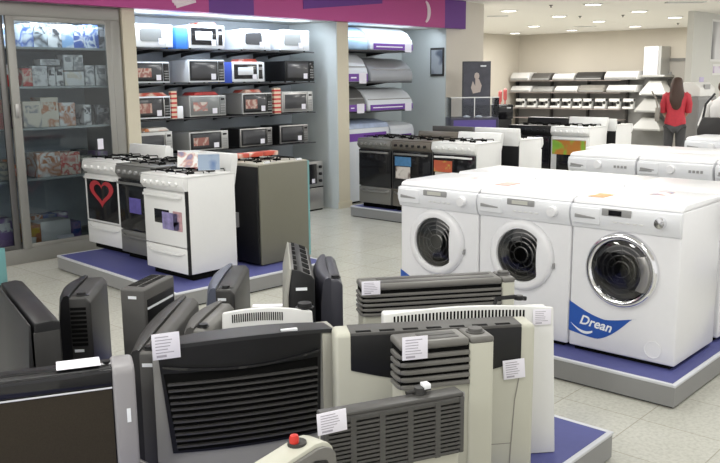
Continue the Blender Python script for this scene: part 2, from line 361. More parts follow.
# ------------------------------------------------------------------ washing machines
def dloop(r, cut, n=40, c=(0, 0), y=0):
    """circle whose right part is cut by a slightly curved line"""
    out = []
    for j in range(n):
        a = 2*PI*j/n; x, z = r*math.cos(a), r*math.sin(a)
        lim = cut - .25*r*(1-(z/r)**2)*.35
        if x > lim: x = lim
        out.append((c[0]+x, y, c[1]+z))
    return out
def washer(label, style, group):
    t = thing('washing_machine', label, 'washing machine', (0, 0, 0), 0, group)
    W, D, H = .592, .55, .848; f = -D/2; zc = .485
    bx(-W/2, W/2, f, D/2, .02, H-.03).build('body', WHITE, t, bevel=.012, seg=3)
    MB().prism([(f-.004, H-.032), (f+.01, H-.012), (f+.05, H), (D/2-.01, H), (D/2, H-.012), (D/2, H-.032)], -W/2, W/2).build('top', WHITE, t, bevel=.006)
    cp = MB().prism([(f+.01, .685), (f-.012, .69), (f-.03, .735), (f-.034, .77), (f-.025, .81), (f-.003, H-.034), (f+.01, H-.034)], -W/2, W/2).build('control_panel', PANELW, t, bevel=.004)
    bx(-W/2+.03, W/2-.03, f+.02, D/2-.02, 0, .02).build('foot_base', DEEP, t)
    y = f
    # detergent drawer with its pull
    dr = MB().box(-W/2+.012, -.125, f-.036, f-.02, .715, .80).build('detergent_drawer', PANELW, t, bevel=.006)
    MB().prism([(-W/2+.03, .745), (-W/2+.03, .765), (-.15, .752), (-.15, .746)], f-.042, f-.034, 'y').build('drawer_pull', GREYP if style != 'back' else WHITE2, dr, bevel=.002)
    if style == 'chrome':
        MB().box(-.115, .045, f-.039, f-.028, .768, .806).build('display_bezel', GREYP, t, bevel=.004)
        bx(-.075, -.005, f-.042, f-.036, .773, .800).build('display', BLACKG, t)
    elif style == 'white':
        MB().box(-.09, .085, f-.039, f-.028, .772, .808).build('display_bezel', GREYP, t, bevel=.01)
        bx(-.055, .045, f-.042, f-.036, .780, .800).build('display', mat('pale_display', (.55, .55, .5), .3), t)
    if style != 'mid':
        kx = .20
        MB().lathe([(.030, f-.026), (.030, f-.045), (.026, f-.058), (.0, f-.060)], (kx, 0, .760), 'y', 24).build('knob', CHROME if style == 'chrome' else WHITE, t)
        bt = MB()
        for i in range(5): bt.box(-.05+.035*i, -.03+.035*i, f-.037, f-.032, .735, .742)
        bt.build('buttons', WHITE2, t, bevel=.001)
        MB().lathe([(.026, f-.004), (.026, f-.006), (.0, f-.007)], (-.005, 0, 0), 'y', 24).xf(Matrix.Translation((0, 0, .70)) @ Matrix.Scale(.35, 4, (0, 0, 1))).build('badge', GREYP, t)
    else:
        MB().lathe([(.036, f-.026), (.036, f-.04), (.030, f-.056), (.0, f-.058)], (-.02, 0, .762), 'y', 24).build('knob', WHITE, t)
        bt = MB()
        for i in range(4): bt.box(.12+.03*i, .138+.03*i, f-.038, f-.032, .745, .765)
        bt.build('buttons', GREYP, t)
        bx(-.27, -.17, f-.043, f-.036, .735, .742).build('badge', GREYP, t)
    # door
    cx, r = -.005, .205
    N = 48
    ring = WHITE if style != 'chrome' else CHROME
    zc = .485
    if style == 'chrome':
        ro, ri = .20, .158
        L = [circ(ro, N, (cx, zc), y-.001), circ(ro, N, (cx, zc), y-.012), circ(ro-.008, N, (cx, zc), y-.030), circ(ro-.022, N, (cx, zc), y-.036),
             circ(ri+.006, N, (cx, zc), y-.030), circ(ri, N, (cx, zc), y-.016), circ(ri, N, (cx, zc), y-.002)]
        MB().loops(L).build('door_ring', CHROME, t, ang=60)
        # handle: crescent at the right of the ring
        cr = []
        for i in range(13):
            a = -.62+1.24*i/12; cr.append((cx+ri*1.04*math.cos(a), zc+ri*1.04*math.sin(a)))
        for i in range(13):
            a = .62-1.24*i/12; cr.append((cx+ri*.60+.035*math.cos(a*2.2)-.01, zc+ri*.95*math.sin(a)))
        MB().prism(cr, y-.046, y-.020, 'y').build('door_handle', STEEL, t, bevel=.004)
    else:
        ro, ri = .205, .152
        cutc = ri*.76
        L = [circ(ro, N, (cx, zc), y-.001), circ(ro, N, (cx, zc), y-.010), circ(ro-.008, N, (cx, zc), y-.026),
             circ(ri+.028, N, (cx, zc), y-.034), dloop(ri+.004, cutc+.006, N, (cx, zc), y-.030), dloop(ri, cutc, N, (cx, zc), y-.014), dloop(ri, cutc, N, (cx, zc), y-.002)]
        MB().loops(L).build('door_ring', WHITE, t, ang=60)
        bx(cx+ro-.008, cx+ro+.006, y-.014, y, zc-.05, zc-.02).build('door_catch', GREYP, t)
    dr = MB().lathe([(ri, y-.003), (ri*.96, y-.004), (.0, y-.0045)], (cx, 0, zc), 'y', N).build('drum_opening', mat('drum_dark', (.11, .105, .10), .4), t)
    m = MB()
    for rr in (.134, .108, .082, .05): m.lathe([(rr, y-.005), (rr-.004, y-.008), (rr-.008, y-.008), (rr-.011, y-.005)], (cx-.005, 0, zc), 'y', N)
    for k in range(9):
        a = 2*PI*k/9+.2
        m.bar([(cx+.055*math.cos(a), y-.007, zc+.055*math.sin(a)), (cx+.125*math.cos(a), y-.007, zc+.125*math.sin(a))], .004, .006)
    m.build('drum', STEEL, dr)
    if style == 'chrome': MB().lathe([(ri, y-.014), (ri*.85, y-.022), (ri*.5, y-.03), (0, y-.032)], (cx, 0, zc), 'y', N).build('door_glass', DRUMG, t)
    else: MB().loops([dloop(ri, cutc, N, (cx, zc), y-.016), dloop(ri*.75, cutc*.8, N, (cx, zc), y-.024), dloop(ri*.3, cutc*.3, N, (cx, zc), y-.028)], True).build('door_glass', DRUMG, t)
    return t
def swoosh(t, f, cx0, word, style=0):
    """blue wave sticker with the maker's word"""
    top = []; bot = []
    n = 20; x0, x1 = -.296, .085
    for i in range(n+1):
        u = i/n; x = x0+(x1-x0)*u
        zt = .272-.085*u-.028*math.sin(u*PI*1.15) + .07*max(0, u-.55)*1.1
        zb = .105-.02*math.sin(u*PI)+.155*max(0, (u-.42)/.58)**1.5
        if zb > zt: zb = zt
        top.append((x, zt)); bot.append((x, zb))
    o = MB().prism(top+bot[::-1], f-.0025, f-.0005, 'y').build('sticker', DREAN, t, smooth=False)
    o['label'] = 'blue wave sticker with white word'
    s = []
    for i in range(13):
        u = i/12; x = -.285+.13*u; s.append((x, .155-.035*math.sin(u*PI*.75)-.004))
    for i in range(13):
        u = 1-i/12; x = -.285+.13*u; s.append((x, .155-.050*math.sin(u*PI*.75)-.004))
    MB().prism(s, f-.0035, f-.0025, 'y').build('underline', STW, o, smooth=False)
    text_mesh('lettering', word, .073, STW, o, Matrix.Translation((-.140, f-.0035, .168)) @ FRONT @ Matrix.Rotation(-.10, 4, 'Z'), shear=.25, bold=.0015)
G1 = 'white front-loading washing machines in the front row'
w1 = washer('white front loader at the left end of the front row, beside the open floor', 'white', G1)
w1.location = (.275, 1.5, PL); w1.rotation_euler.z = -PI/2
w2 = dup(w1, (.275, .9, PL), -PI/2, 'white front loader in the middle of the front row, white door ring', G1)
swoosh(w1, -.275, 0, 'Drean')
w3 = washer('white front loader with chrome door ring and blue Drean wave sticker'.replace('Drean ', ''), 'chrome', G1)
w3.location = (.275, .3, PL); w3.rotation_euler.z = -PI/2
swoosh(w3, -.275, 0, 'Drean')
MB().lathe([(.047, -.276), (.047, -.279), (.042, -.2795), (.041, -.277)], (.18, 0, .09), 'y', 28).build('filter_cap', WHITE, w3)
# rows behind; they show mostly their tops
wb = washer('white washing machine standing back to back behind the left front loader', 'back', 'white washing machines back to back with the front row')
wb.location = (.90, 1.5, PL); wb.rotation_euler.z = PI/2
dup(wb, (.90, .9, PL), PI/2, 'white washing machine standing back to back behind the middle front loader')
dup(wb, (.90, .3, PL), PI/2, 'white washing machine standing back to back behind the chrome-ringed front loader')
G3 = 'white washing machines of the middle block, control panels showing'
wm = washer('white washing machine with round knob on its panel, left end of the middle row', 'mid', G3)
wm.location = (2.665, 1.60, PL); wm.rotation_euler.z = -PI/2
names = ['white washing machine second from the left in the middle row, small keys on its panel', 'third white washing machine of the middle row, cut by the right photo edge', 'white washing machine mostly beyond the right photo edge in the middle row']
for k in range(3): dup(wm, (2.665, 1.60-.61*(k+1), PL), -PI/2, names[k])
wt = dup(wb, (3.24, 1.75, PL), PI/2, 'white washing machine top behind the left machine of the middle row', 'white washing machine tops behind the middle row')
for k in range(3): dup(wb, (3.24, 1.75-.61*(k+1), PL), PI/2, ['white washing machine top behind the second machine of the middle row', 'white washing machine top behind the third machine of the middle row', 'white washing machine top at the right photo edge behind the middle row'][k], wt['group'])
for k in range(4):
    dup(wm, (4.98, 1.50-.61*k, PL), -PI/2, ['white washing machine at the left end of the farthest block, before the woman in red', 'white washing machine second from the left of the farthest block', 'white washing machine third from the left of the farthest block', 'white washing machine fourth of the farthest block, by the right photo edge'][k], 'white washing machines of the farthest block')
# leaflets on the machine tops
for (px, py, m_, lb) in ((602, 195.5, mat('orange_print', (.75, .35, .15), .6, noise=.5, nscale=60), 'orange and white leaflet lying on the chrome-ringed washing machine'), (662, 193.5, TEXTP, 'small printed leaflet lying at the back right of the chrome-ringed washing machine'), (478, 178, TEXTP, 'pale leaflet lying on the left front washing machine'), (508, 184, mat('pink_print', (.75, .45, .4), .6, noise=.4, nscale=60), 'pinkish leaflet lying on the middle front washing machine')):
    p = at_z(px, py, .9735)
    tag(bx(-.07, .07, -.045, .045, 0, .002).build('leaflet', m_), lb, 'leaflet').location = (p.x, p.y, .9735)

# ------------------------------------------------------------------ cookers
def grates(m, W, D, H):
    for sx in (-1, 1):
        for sy in (-1, 1):
            cx, cy = sx*W*.24, sy*D*.21+.02
            m.lathe([(.035, H), (.035, H+.012), (.0, H+.013)], (cx, cy, 0), 'z', 12)
            for a in range(4):
                an = a*PI/2+PI/4
                m.bar([(cx+.02*math.cos(an), cy+.02*math.sin(an), H+.02), (cx+.10*math.cos(an), cy+.10*math.sin(an), H+.02), (cx+.105*math.cos(an), cy+.105*math.sin(an), H+.002)], .008, .008)
            m.bar([(cx-.1, cy-.1, H+.02), (cx+.1, cy-.1, H+.02)], .008, .008); m.bar([(cx-.1, cy+.1, H+.02), (cx+.1, cy+.1, H+.02)], .008, .008)
def cooker(label, group, x, y, rz, W=.56, D=.5, H=.79, bodym=STOVEW, frontm=None, doorm=None, winm=BLACKG, sticker=None, knobm=None, guard=.12, base=PL, win=(.16, .84, .1, .9), nk=6, sideface=None, curved=0, hm=None):
    frontm = frontm or bodym; doorm = doorm or frontm; knobm = knobm or bodym
    t = thing('cooker', label, 'cooker', (x, y, base), rz, group); f = -D/2
    body = MB().box(-W/2, W/2, f+.03, D/2, .05, H).build('body', bodym, t, bevel=.005)
    bx(-W/2+.02, W/2-.02, f+.06, D/2-.02, 0, .05).build('plinth', DEEP, t)
    MB().box(-W/2-.002, W/2+.002, f-.004, D/2, H, H+.016).build('hob', frontm if bodym is not STOVEW else STOVEW, t, bevel=.005)
    g = MB(); grates(g, W, D, H+.016); g.build('grates', DEEP, t)
    cp = MB().prism([(f+.03, H-.10), (f+.008, H-.10), (f-.022, H-.06), (f-.012, H), (f+.03, H)], -W/2, W/2).build('control_panel', frontm, t, bevel=.004)
    for i in range(nk):
        kx = -W/2+.07+(W-.14)*i/(nk-1)
        MB().lathe([(.017, 0), (.015, -.020), (0, -.022)], (0, 0, 0), 'y', 14).xf(Matrix.Translation((kx, f-.018, H-.045))).build('knob', knobm, t)
    dz0, dz1 = .255, H-.112
    dr = MB().box(-W/2+.006, W/2-.006, f, f+.03, dz0, dz1).build('oven_door', doorm, t, bevel=.006)
    dw, dh = W-.012, dz1-dz0
    bx(-W/2+.006+dw*win[0], -W/2+.006+dw*win[1], f-.003, f+.005, dz0+dh*win[2], dz0+dh*win[3]).build('oven_window', winm, dr, bevel=.002)
    hz = dz1-.028
    MB().bar([(-W/2+.04, f-.004, hz), (-W/2+.05, f-.03, hz), (0, f-.038, hz+.004), (W/2-.05, f-.03, hz), (W/2-.04, f-.004, hz)], .014, .020).build('door_handle', hm or frontm, dr, bevel=.003)
    dw_ = MB().box(-W/2+.006, W/2-.006, f, f+.03, .055, dz0-.008).build('drawer', frontm, t, bevel=.006)
    MB().bar([(-W/2+.03, f-.002, dz0-.04), (-W/2+.10, f-.018, dz0-.055), (W/2-.10, f-.018, dz0-.055), (W/2-.03, f-.002, dz0-.04)], .012, .018).build('drawer_handle', hm or frontm, dw_, bevel=.003)
    if guard:
        MB().prism([(D/2-.035, H+.016), (D/2-.015, H+guard), (D/2+.04, H+guard), (D/2+.04, H+guard-.05), (D/2+.0, H-.10), (D/2-.0, H+.01)], -W/2, W/2).build('backguard', bodym if bodym is STOVEW else frontm, t, bevel=.004)
    if sticker:
        for (sx0, sx1, sz0, sz1, sm) in sticker:
            bx(-W/2+sx0*W, -W/2+sx1*W, f-.006, f-.003, dz0+dh*sz0, dz0+dh*sz1).build('sticker', sm, dr)
    if sideface: bx(-W/2, W/2, D/2, D/2+.01, .05, H).build('back_plate', sideface, t)
    return t
GA = 'cookers on the left display platform'
redst = mat('red_sticker', (.45, .04, .05), .4)
c1 = cooker('white cooker with black glass door and red heart-shaped sticker, left end of the row', GA, 0.02, 4.985, -PI/2, W=.57, win=(.06, .94, .04, .93), nk=5)
hs = [(.24*math.sin(a)**3*.8, .0085*(13*math.cos(a)-5*math.cos(2*a)-2*math.cos(3*a)-math.cos(4*a))*.95) for a in [2*PI*i/30 for i in range(30)]]
L1 = [(p[0], -.258, .53+p[1]) for p in hs]; L2 = [(p[0]*.66, -.258, .53+p[1]*.66) for p in hs]; L3 = [(x, -.254, z) for x, y, z in L2]; L0 = [(x, -.254, z) for x, y, z in L1]
MB().loops([L0, L1, L2, L3]).build('heart_sticker', redst, c1, smooth=False)
c2 = cooker('black and dark steel cooker between the two white cookers', GA, -.02, 4.38, -PI/2, W=.56, bodym=DSTEEL, frontm=mat('grey_front', (.16, .16, .155), .35), doorm=BLACKG, knobm=GREYP, win=(.1, .9, .1, .86), guard=.03,
            sticker=[(.30, .60, .35, .65, mat('violet_print', (.12, .10, .35), .4, noise=.5, nscale=30))])
c3 = cooker('white cooker nearest the heaters, bare white side panel and picture sticker on its door', GA, -.22, 3.735, -PI/2, W=.54, D=.47, H=.775, win=(.26, .62, .40, .66), guard=.15,
            sticker=[(.46, .86, .30, .62, mat('photo_print_a', (.25, .22, .42), .4, noise=.7, nscale=25)), (.72, .92, .30, .66, mat('photo_print_b', (.5, .3, .32), .4, noise=.6, nscale=25))])
bx(.262, .271, -.23, -.203, .05, .68).build('door_gasket', BLACK, c3)
# olive brown appliance seen from its side, black back towards the left
t = thing('cooker', 'cooker with olive brown side panel, black back and teal front edge behind the white cookers', 'cooker', (.50, 3.74, PL), PI/2)
MB().prism([(-.28, .02), (.27, .02), (.27, .60), (.25, .80), (-.28, .80)], -.28, .28).build('body', BLACK, t, bevel=.004)
for s_, lb in ((-1, None), (1, None)): MB().prism([(-.28, .01), (.25, .01), (.25, .815), (-.28, .815)], s_*.28, s_*.295).build('side_panel', OLIVE, t, bevel=.002)
MB().box(-.295, .295, -.30, -.28, .01, .815).build('front_edge', TEAL, t)
MB().box(-.29, .29, -.28, .25, .80, .825).build('top', mat('appliance_top', (.42, .40, .34), .4), t, bevel=.004)
g = MB(); grates(g, .56, .5, .825); g.build('grates', DEEP, t)
m = MB(); m.tube([(.15, .275, .5), (.15, .31, .48), (.05, .31, .42), (.05, .30, .3), (.1, .28, .2)], .008); m.box(-.05, .05, .27, .30, .3, .42); m.build('gas_hose', GREYP, t)
for yy in (-.22, .13): bx(-.29, -.27, yy, yy+.05, .825, .84).build('clip', STW, t)
# a low flat pack on its top
GB = 'cookers on the platform by the column'
bl = mat('blue_print', (.08, .22, .42), .4, noise=.4, nscale=30); phot = blotch('photo_print_c', [(.5, .35, .28), (.2, .14, .12), (.65, .6, .55)], 22)
multi = blotch('rainbow_print', [(.1, .25, .5), (.6, .5, .1), (.55, .12, .06)], 30)
cooker('dark steel cooker with open-looking black oven window, left end by the column', GB, 3.38, 4.755, -PI/2, W=.50, bodym=DSTEEL, frontm=mat('steel_front', (.21, .205, .19), .35, metal=.3), doorm=BLACKG, knobm=STEEL, guard=.03, H=.79, win=(.08, .92, .1, .85), hm=STEEL)
cooker('brownish steel cooker with black door and blue picture sticker', GB, 3.38, 4.215, -PI/2, W=.55, bodym=DSTEEL, frontm=mat('bronze_front', (.17, .15, .125), .35, metal=.3), doorm=BLACKG, knobm=BLACK, guard=.09, win=(.06, .94, .06, .9), hm=STEEL,
       sticker=[(.08, .5, .62, .86, bl), (.1, .48, .28, .60, phot)])
cooker('white cooker with black door and bright picture sticker beside the dark cookers', GB, 3.38, 3.645, -PI/2, W=.56, doorm=BLACKG, guard=.10, win=(.06, .94, .06, .88),
       sticker=[(.05, .48, .55, .84, multi), (.08, .48, .3, .54, phot)])
GB2 = 'cookers standing back to back behind the column platform row'
for k, (yy, lb, bm_) in enumerate(((3.56, 'white cooker turned away, its side showing behind the bright-sticker white cooker', STOVEW), (4.16, 'dark cooker turned away with raised grey lid, behind the blue-sticker cooker', DSTEEL))):
    cooker(lb, GB2, 4.10, yy, PI/2, W=.56, bodym=bm_, frontm=STOVEW if k == 0 else MGREY, sideface=BLACK, guard=.14)
GC = 'cookers in front of the hood shelves'
green = blotch('green_print', [(.12, .3, .04), (.25, .45, .05), (.5, .2, .04)], 14)
ck = cooker('black cooker with red swirl on its door in front of the hood shelves', GC, 5.98, 4.28, -PI/2, W=.62, bodym=BLACK, doorm=BLACKG, guard=.10, H=.83)
sw = MB(); pts = [(.08+.12*math.cos(a)*(1-.06*a), -.258, .45+.05*math.sin(a)+.03*math.cos(a)) for a in [i*.35 for i in range(18)]]
sw.bar(pts, .002, .008); sw.build('swirl_sticker', mat('red_line', (.6, .08, .08), .4), ck, smooth=False)
cooker('white cooker with green landscape sticker on its oven door', GC, 5.98, 3.68, -PI/2, W=.54, guard=.12, H=.83, doorm=WHITE2, win=(.16, .86, .05, .8),
       sticker=[(.05, .93, .50, .90, green)])
cooker('white cooker turned away behind the green-sticker cooker', 'cookers back to back behind the far row', 6.62, 3.62, PI/2, W=.54, guard=.10, H=.83, sideface=BLACK)
cooker('white low cooker turned away behind the black swirl cooker', 'cookers back to back behind the far row', 6.62, 4.35, PI/2, W=.58, guard=.10, H=.83, sideface=BLACK)

# brochures on the nearest white cooker
def brochure(lb, px, py, rz, m_, w_=.15, h_=.12):
    p = at_z(px, py, PL+.79+.03)
    t = thing('brochure_stand', lb, 'brochure', (p.x, p.y, p.z), rz, None)
    M = Matrix.Rotation(-.28, 4, 'X')
    bx(-w_/2, w_/2, -.002, .002, 0, h_).xf(M).build('front_leaf', m_, t)
    bx(-w_/2, w_/2, -.002, .002, 0, h_).xf(Matrix.Translation((0, .066, 0)) @ Matrix.Rotation(.28, 4, 'X')).build('back_leaf', STW, t)
    bx(-w_/2, w_/2, -.001, .068, -.002, .0).build('base', STW, t)
brochure('folded white brochure with small photos standing on the nearest white cooker', 188, 167, -.9, TEXTP, .17, .13)
brochure('blue and white folded brochure standing on the nearest white cooker', 209, 170, -.7, blotch('blue_leaf', [(.55, .6, .68), (.12, .2, .38), (.3, .38, .5)], 20), .16, .13)
tag(bx(-.03, .03, -.02, .02, 0, .07).build('small_carton', blotch('carton_orange', [(.7, .35, .2), (.8, .8, .78), (.5, .1, .08)], 40)), 'small white and orange packet standing behind the brochures on the cooker', 'packet').location = (-.08, 3.86, PL+.775+.019)

# ------------------------------------------------------------------ heaters
def place(FL, FR, D):
    d = FR-FL; th = math.atan2(d.y, d.x); W = math.hypot(d.x, d.y)
    mid = (FL+FR)/2; return (mid.x-math.sin(th)*D/2, mid.y+math.cos(th)*D/2), th, W
GH = 'gas heaters on the foreground platform'
def hroot(lb, FL, FR, D):
    (x, y), th, W = place(FL, FR, D)
    return thing('gas_heater', lb, 'heater', (x, y, PL), th, GH), W
def knob(parent, x, y, z, r=.022, m_=DGREY, h=.012):
    return MB().lathe([(r*1.25, z), (r*1.25, z+.003), (r, z+.004), (r*.92, z+h), (0, z+h+.001)], (x, y, 0), 'z', 20).build('knob', m_, parent)

def wrap_louver_heater(lb, pxL, pxR, ztop, D, body_m, strip, ng, gh, badge=False):
    """enamel box with a grey top and wrap-around louvres on the left; plain strip and knob at the right"""
    FL, FR = at_z(*pxL, ztop), at_z(*pxR, ztop); t, W = hroot(lb, FL, FR, D); H = ztop-PL; f = -D/2
    bx(-W/2+.006, W/2-.004, f+.006, D/2, .0, H-.03).build('body', body_m, t, bevel=.012, seg=3)
    xs_ = W/2-strip
    # dark core behind the louvres
    bx(-W/2+.003, xs_, f+.003, D/2-.02, H-.03-gh, H-.02).build('louver_core', DEEP, t)
    m = MB(); R_ = .03
    for i in range(ng):
        z = H-.045-gh*(i+.15)/ng
        pts = [(xs_, f-.002, z), (-W/2+R_, f-.002, z)] + [(-W/2+R_-R_*math.sin(a), f+R_-.002-R_*math.cos(a), z) for a in (.4, .8, 1.2, PI/2)] + [(-W/2-.001, D/2-.03, z)]
        m.bar(pts, .013, gh/ng*.60)
    m.build('louvers', LOUV, t, bevel=.003, ang=30)
    bx(xs_, W/2, f-.003, D/2, 0, H-.018).build('end_strip', CREAM if body_m is BEIGE else BEIGE, t, bevel=.008, seg=3)
    MB().box(-W/2-.001, xs_, f-.006, D/2, H-.028, H).build('top_cover', LOUV, t, bevel=.011, seg=3)
    MB().box(-W/2+.08, xs_-.03, f+.02, f+.05, H-.001, H+.002).box(-W/2+.08, xs_-.03, D/2-.06, D/2-.03, H-.001, H+.002).build('air_slots', MGREY, t, bevel=.001)
    MB().box(xs_+.002, W/2+.001, f-.005, D/2, H-.026, H-.001).build('knob_well', LOUV, t, bevel=.010, seg=3)
    knob(t, (xs_+W/2)/2, 0, H-.001, .026, MGREY, .014)
    if badge:
        bx(xs_-.075, xs_-.015, f-.004, f+.007, H-.055-gh-.035, H-.055-gh-.005).build('badge', GREYP, t, bevel=.002)
        bx(xs_-.068, xs_-.022, f-.0055, f-.003, H-.055-gh-.027, H-.055-gh-.013).build('badge_plate', MGREY, t)
    return t, W, H
h0, _, _ = wrap_louver_heater('beige heater with long grey wrap-around louvres, rearmost before the washing machines', (362, 285.5), (515, 277), .74, .14, BEIGE, .06, 5, .105)
h3, _, _ = wrap_louver_heater('small beige heater with grey louvres and side knob in front of the wide cream heater', (400, 344), (494, 335), .755, .115, BEIGE, .088, 5, .130, badge=True)

def slotted_heater(lb, pxL, pxR, ztop, D, m_=WHITE2, slots=34, extra=None):
    FL, FR = at_z(*pxL, ztop), at_z(*pxR, ztop); t, W = hroot(lb, FL, FR, D); H = ztop-PL; f = -D/2
    # front panel with gently bowed top edge
    n = 16; top = [(-W/2+W*i/n, H-.030+.030*math.sin(PI*(.12+.76*i/n))) for i in range(n+1)]
    prof = [(-W/2-.025, 0)] + [(W/2+.025, 0)] + top[::-1]
    MB().prism(prof, f, f+.02, 'y').build('front_panel', m_, t, bevel=.006, seg=2)
    bx(-W/2+.003, W/2-.003, f+.018, D/2, 0, H-.03).build('body', m_, t, bevel=.012, seg=3)
    m = MB(); x0, x1 = -W/2+.04, W/2-.12
    for i in range(slots):
        x = x0+(x1-x0)*i/(slots-1); z = H-.024+.014*math.sin(PI*(x+W/2)/W)
        hw_ = (x1-x0)/(slots-1)*.26; m.box(x-hw_, x+hw_, f-.0015, f+.002, z-.040, z-.006)
    m.build('air_slots', DEEP, t, smooth=False)
    return t, W, H
h1, W1, H1 = slotted_heater('tall white heater with a row of upright slots, on the right of the foreground platform', (384, 310), (554, 303), .745, .11, WHITE2, 38)
MB().tube([(.10, -.02, H1-.03), (.12, 0, H1+.012), (.19, 0, H1+.016), (.24, .01, H1+.004)], .009).build('gas_valve', BLACK, h1)
knob(h1, .21, 0, H1+.005, .016, BLACK, .016)
h8, W8, H8 = slotted_heater('low white heater with upright slots peeking over the big black heater', (222, 309), (312, 307), .71, .08, WHITE2, 24)
knob(h8, W8/2-.03, 0, H8-.012, .03, BLACK, .02)
bx(.0-.06, .06, -.025, .005, H8, H8+.004).build('rear_label', PAPER, h8)

# wide cream heater with black scooped panel
zt = .715; FL, FR = at_z(335, 335, zt), at_z(536, 324, zt)
h2, W = hroot('wide cream heater with black scooped top panel behind the small beige one', FL, FR, .12); H = zt-PL; f = -.06
bx(-W/2, W/2, f, .06, 0, H).build('body', CREAM, h2, bevel=.016, seg=3)
n = 20; x0, x1 = -W/2+.055, W/2-.055
low = [(x0+(x1-x0)*i/n, H-.135-.055*math.sin(PI*i/n)) for i in range(n+1)]
MB().prism(low+[(x1, H-.006), (x0, H-.006)], f-.006, f+.01, 'y').build('black_panel', BLACK, h2, bevel=.003)
bx(x0, x1, f-.004, .045, H-.012, H+.004).build('top_strip', MGREY, h2, bevel=.003)
m = MB()
for i in range(7): m.box(x0+.02+i*(x1-x0-.03)/7, x0+.02+i*(x1-x0-.03)/7+.055, f+.002, f+.02, H+.0035, H+.0055)
m.build('top_slots', DEEP, h2)
m = MB(); m.bar([(x1-.005, f-.002, H-.2), (x1-.02, f-.002, .3), (x1-.035, f-.002, .04)], .002, .003); m.box(-W/2+.05, x1-.03, f-.001, f+.001, .13, .133); m.build('panel_seams', TAUPE, h2)

# striped grille heater in front
zt = .66; FL, FR = at_z(322, 417, zt), at_z(463, 392.5, zt)
h4, W = hroot('cream heater with broad dark grey grille of slats in columns, front centre', FL, FR, .05); H = zt-PL; f = -.025
bx(-W/2+.004, W/2-.004, f+.01, .025, 0, H-.02).build('body', CREAM, h4, bevel=.01, seg=3)
gz = H-.19
MB().box(-W/2, -W/2+.016, f-.012, f+.02, gz, H-.008).box(W/2-.016, W/2, f-.012, f+.02, gz, H-.008).box(-W/2+.016, W/2-.016, f-.012, f+.02, gz, gz+.012).box(-W/2+.016, W/2-.016, f-.012, f+.02, H-.026, H-.008).build('grille_frame', DLOUV, h4, bevel=.004)
bx(-W/2, W/2, f-.008, .025, H-.010, H+.004).build('top_cover', DLOUV, h4, bevel=.005, seg=3)
bx(-W/2+.01, W/2-.01, f-.001, f+.012, gz+.004, H-.012).build('grille_core', DEEP, h4)
m = MB()
for i in range(11):
    z = gz+.022+i*(H-.026-gz-.030)/10; m.box(-W/2+.01, W/2-.01, f-.012, f, z-.0048, z+.0030)
for k in range(1, 5):
    x = -W/2+W*k/5; m.box(x-.009, x+.009, f-.013, f, gz, H-.01)
m.build('grille', DLOUV, h4)
knob(h4, W*.22, .015, H+.004, .018, DGREY, .02)
m = MB().tube([(W*.12, .015, H+.012), (W*.3, .015, H+.014)], .006); m.build('control_rod', DGREY, h4)
bx(W*.24, W*.29, .0, .03, H+.018, H+.034).build('switch', STW, h4, bevel=.002)

# white-topped heater with red knob at the bottom edge
zt = .70; FR = at_z(338, 436, zt); FL = Vector((FR.x-.52, FR.y-.02, zt))
h5, W = hroot('cream heater with red knob on top and curved black grille, bottom photo edge', FL, FR, .085); H = zt-PL; f = -.0425
n = 14; zz = [(H-.10*(1-i/n)**1.6 if i < n else H) for i in range(n+1)]
prof = [(-W/2, 0), (W/2-.0, 0), (W/2, H-.07)] + [(W/2-.07+.07*math.cos(a), H-.05+.05*math.sin(a)) for a in (.4, .8, 1.2, PI/2)] + [(0, H-.02), (-W/2, H-.10)]
MB().prism(prof, f+.012, .0425, 'y').build('body', CREAM, h5, bevel=.006)
prof2 = [(-W/2+.02, H-.30), (W/2-.004, H-.30), (W/2-.004, H-.075)] + [(W/2-.072+.068*math.cos(a), H-.060+.050*math.sin(a)) for a in (.4, .8, 1.2, PI/2)] + [(0, H-.030), (-W/2+.02, H-.11)]
MB().prism(prof2, f, f+.014, 'y').build('grille_frame', LOUV, h5, bevel=.004)
m = MB()
for i in range(9):
    s_ = 1-.09*i; pts = []
    pts = [(-W/2+.03, f-.003, H-.135-.018*i), (0, f-.003, H-.058-.018*i), (W/2-.085, f-.003, H-.04-.018*i), (W/2-.05, f-.003, H-.05-.018*i), (W/2-.032-.002*i, f-.003, H-.09-.017*i)]
    m.bar(pts, .006, .007)
m.build('grille', BLACK, h5)
kw = MB().lathe([(.026, H-.012), (.024, H+.004), (.0, H+.005)], (W/2-.095, .012, 0), 'z', 20).build('knob_base', DGREY, h5)
MB().lathe([(.012, H+.004), (.013, H+.016), (.010, H+.024), (0, H+.026)], (W/2-.105, .012, 0), 'z', 18).build('red_knob', RED, kw)

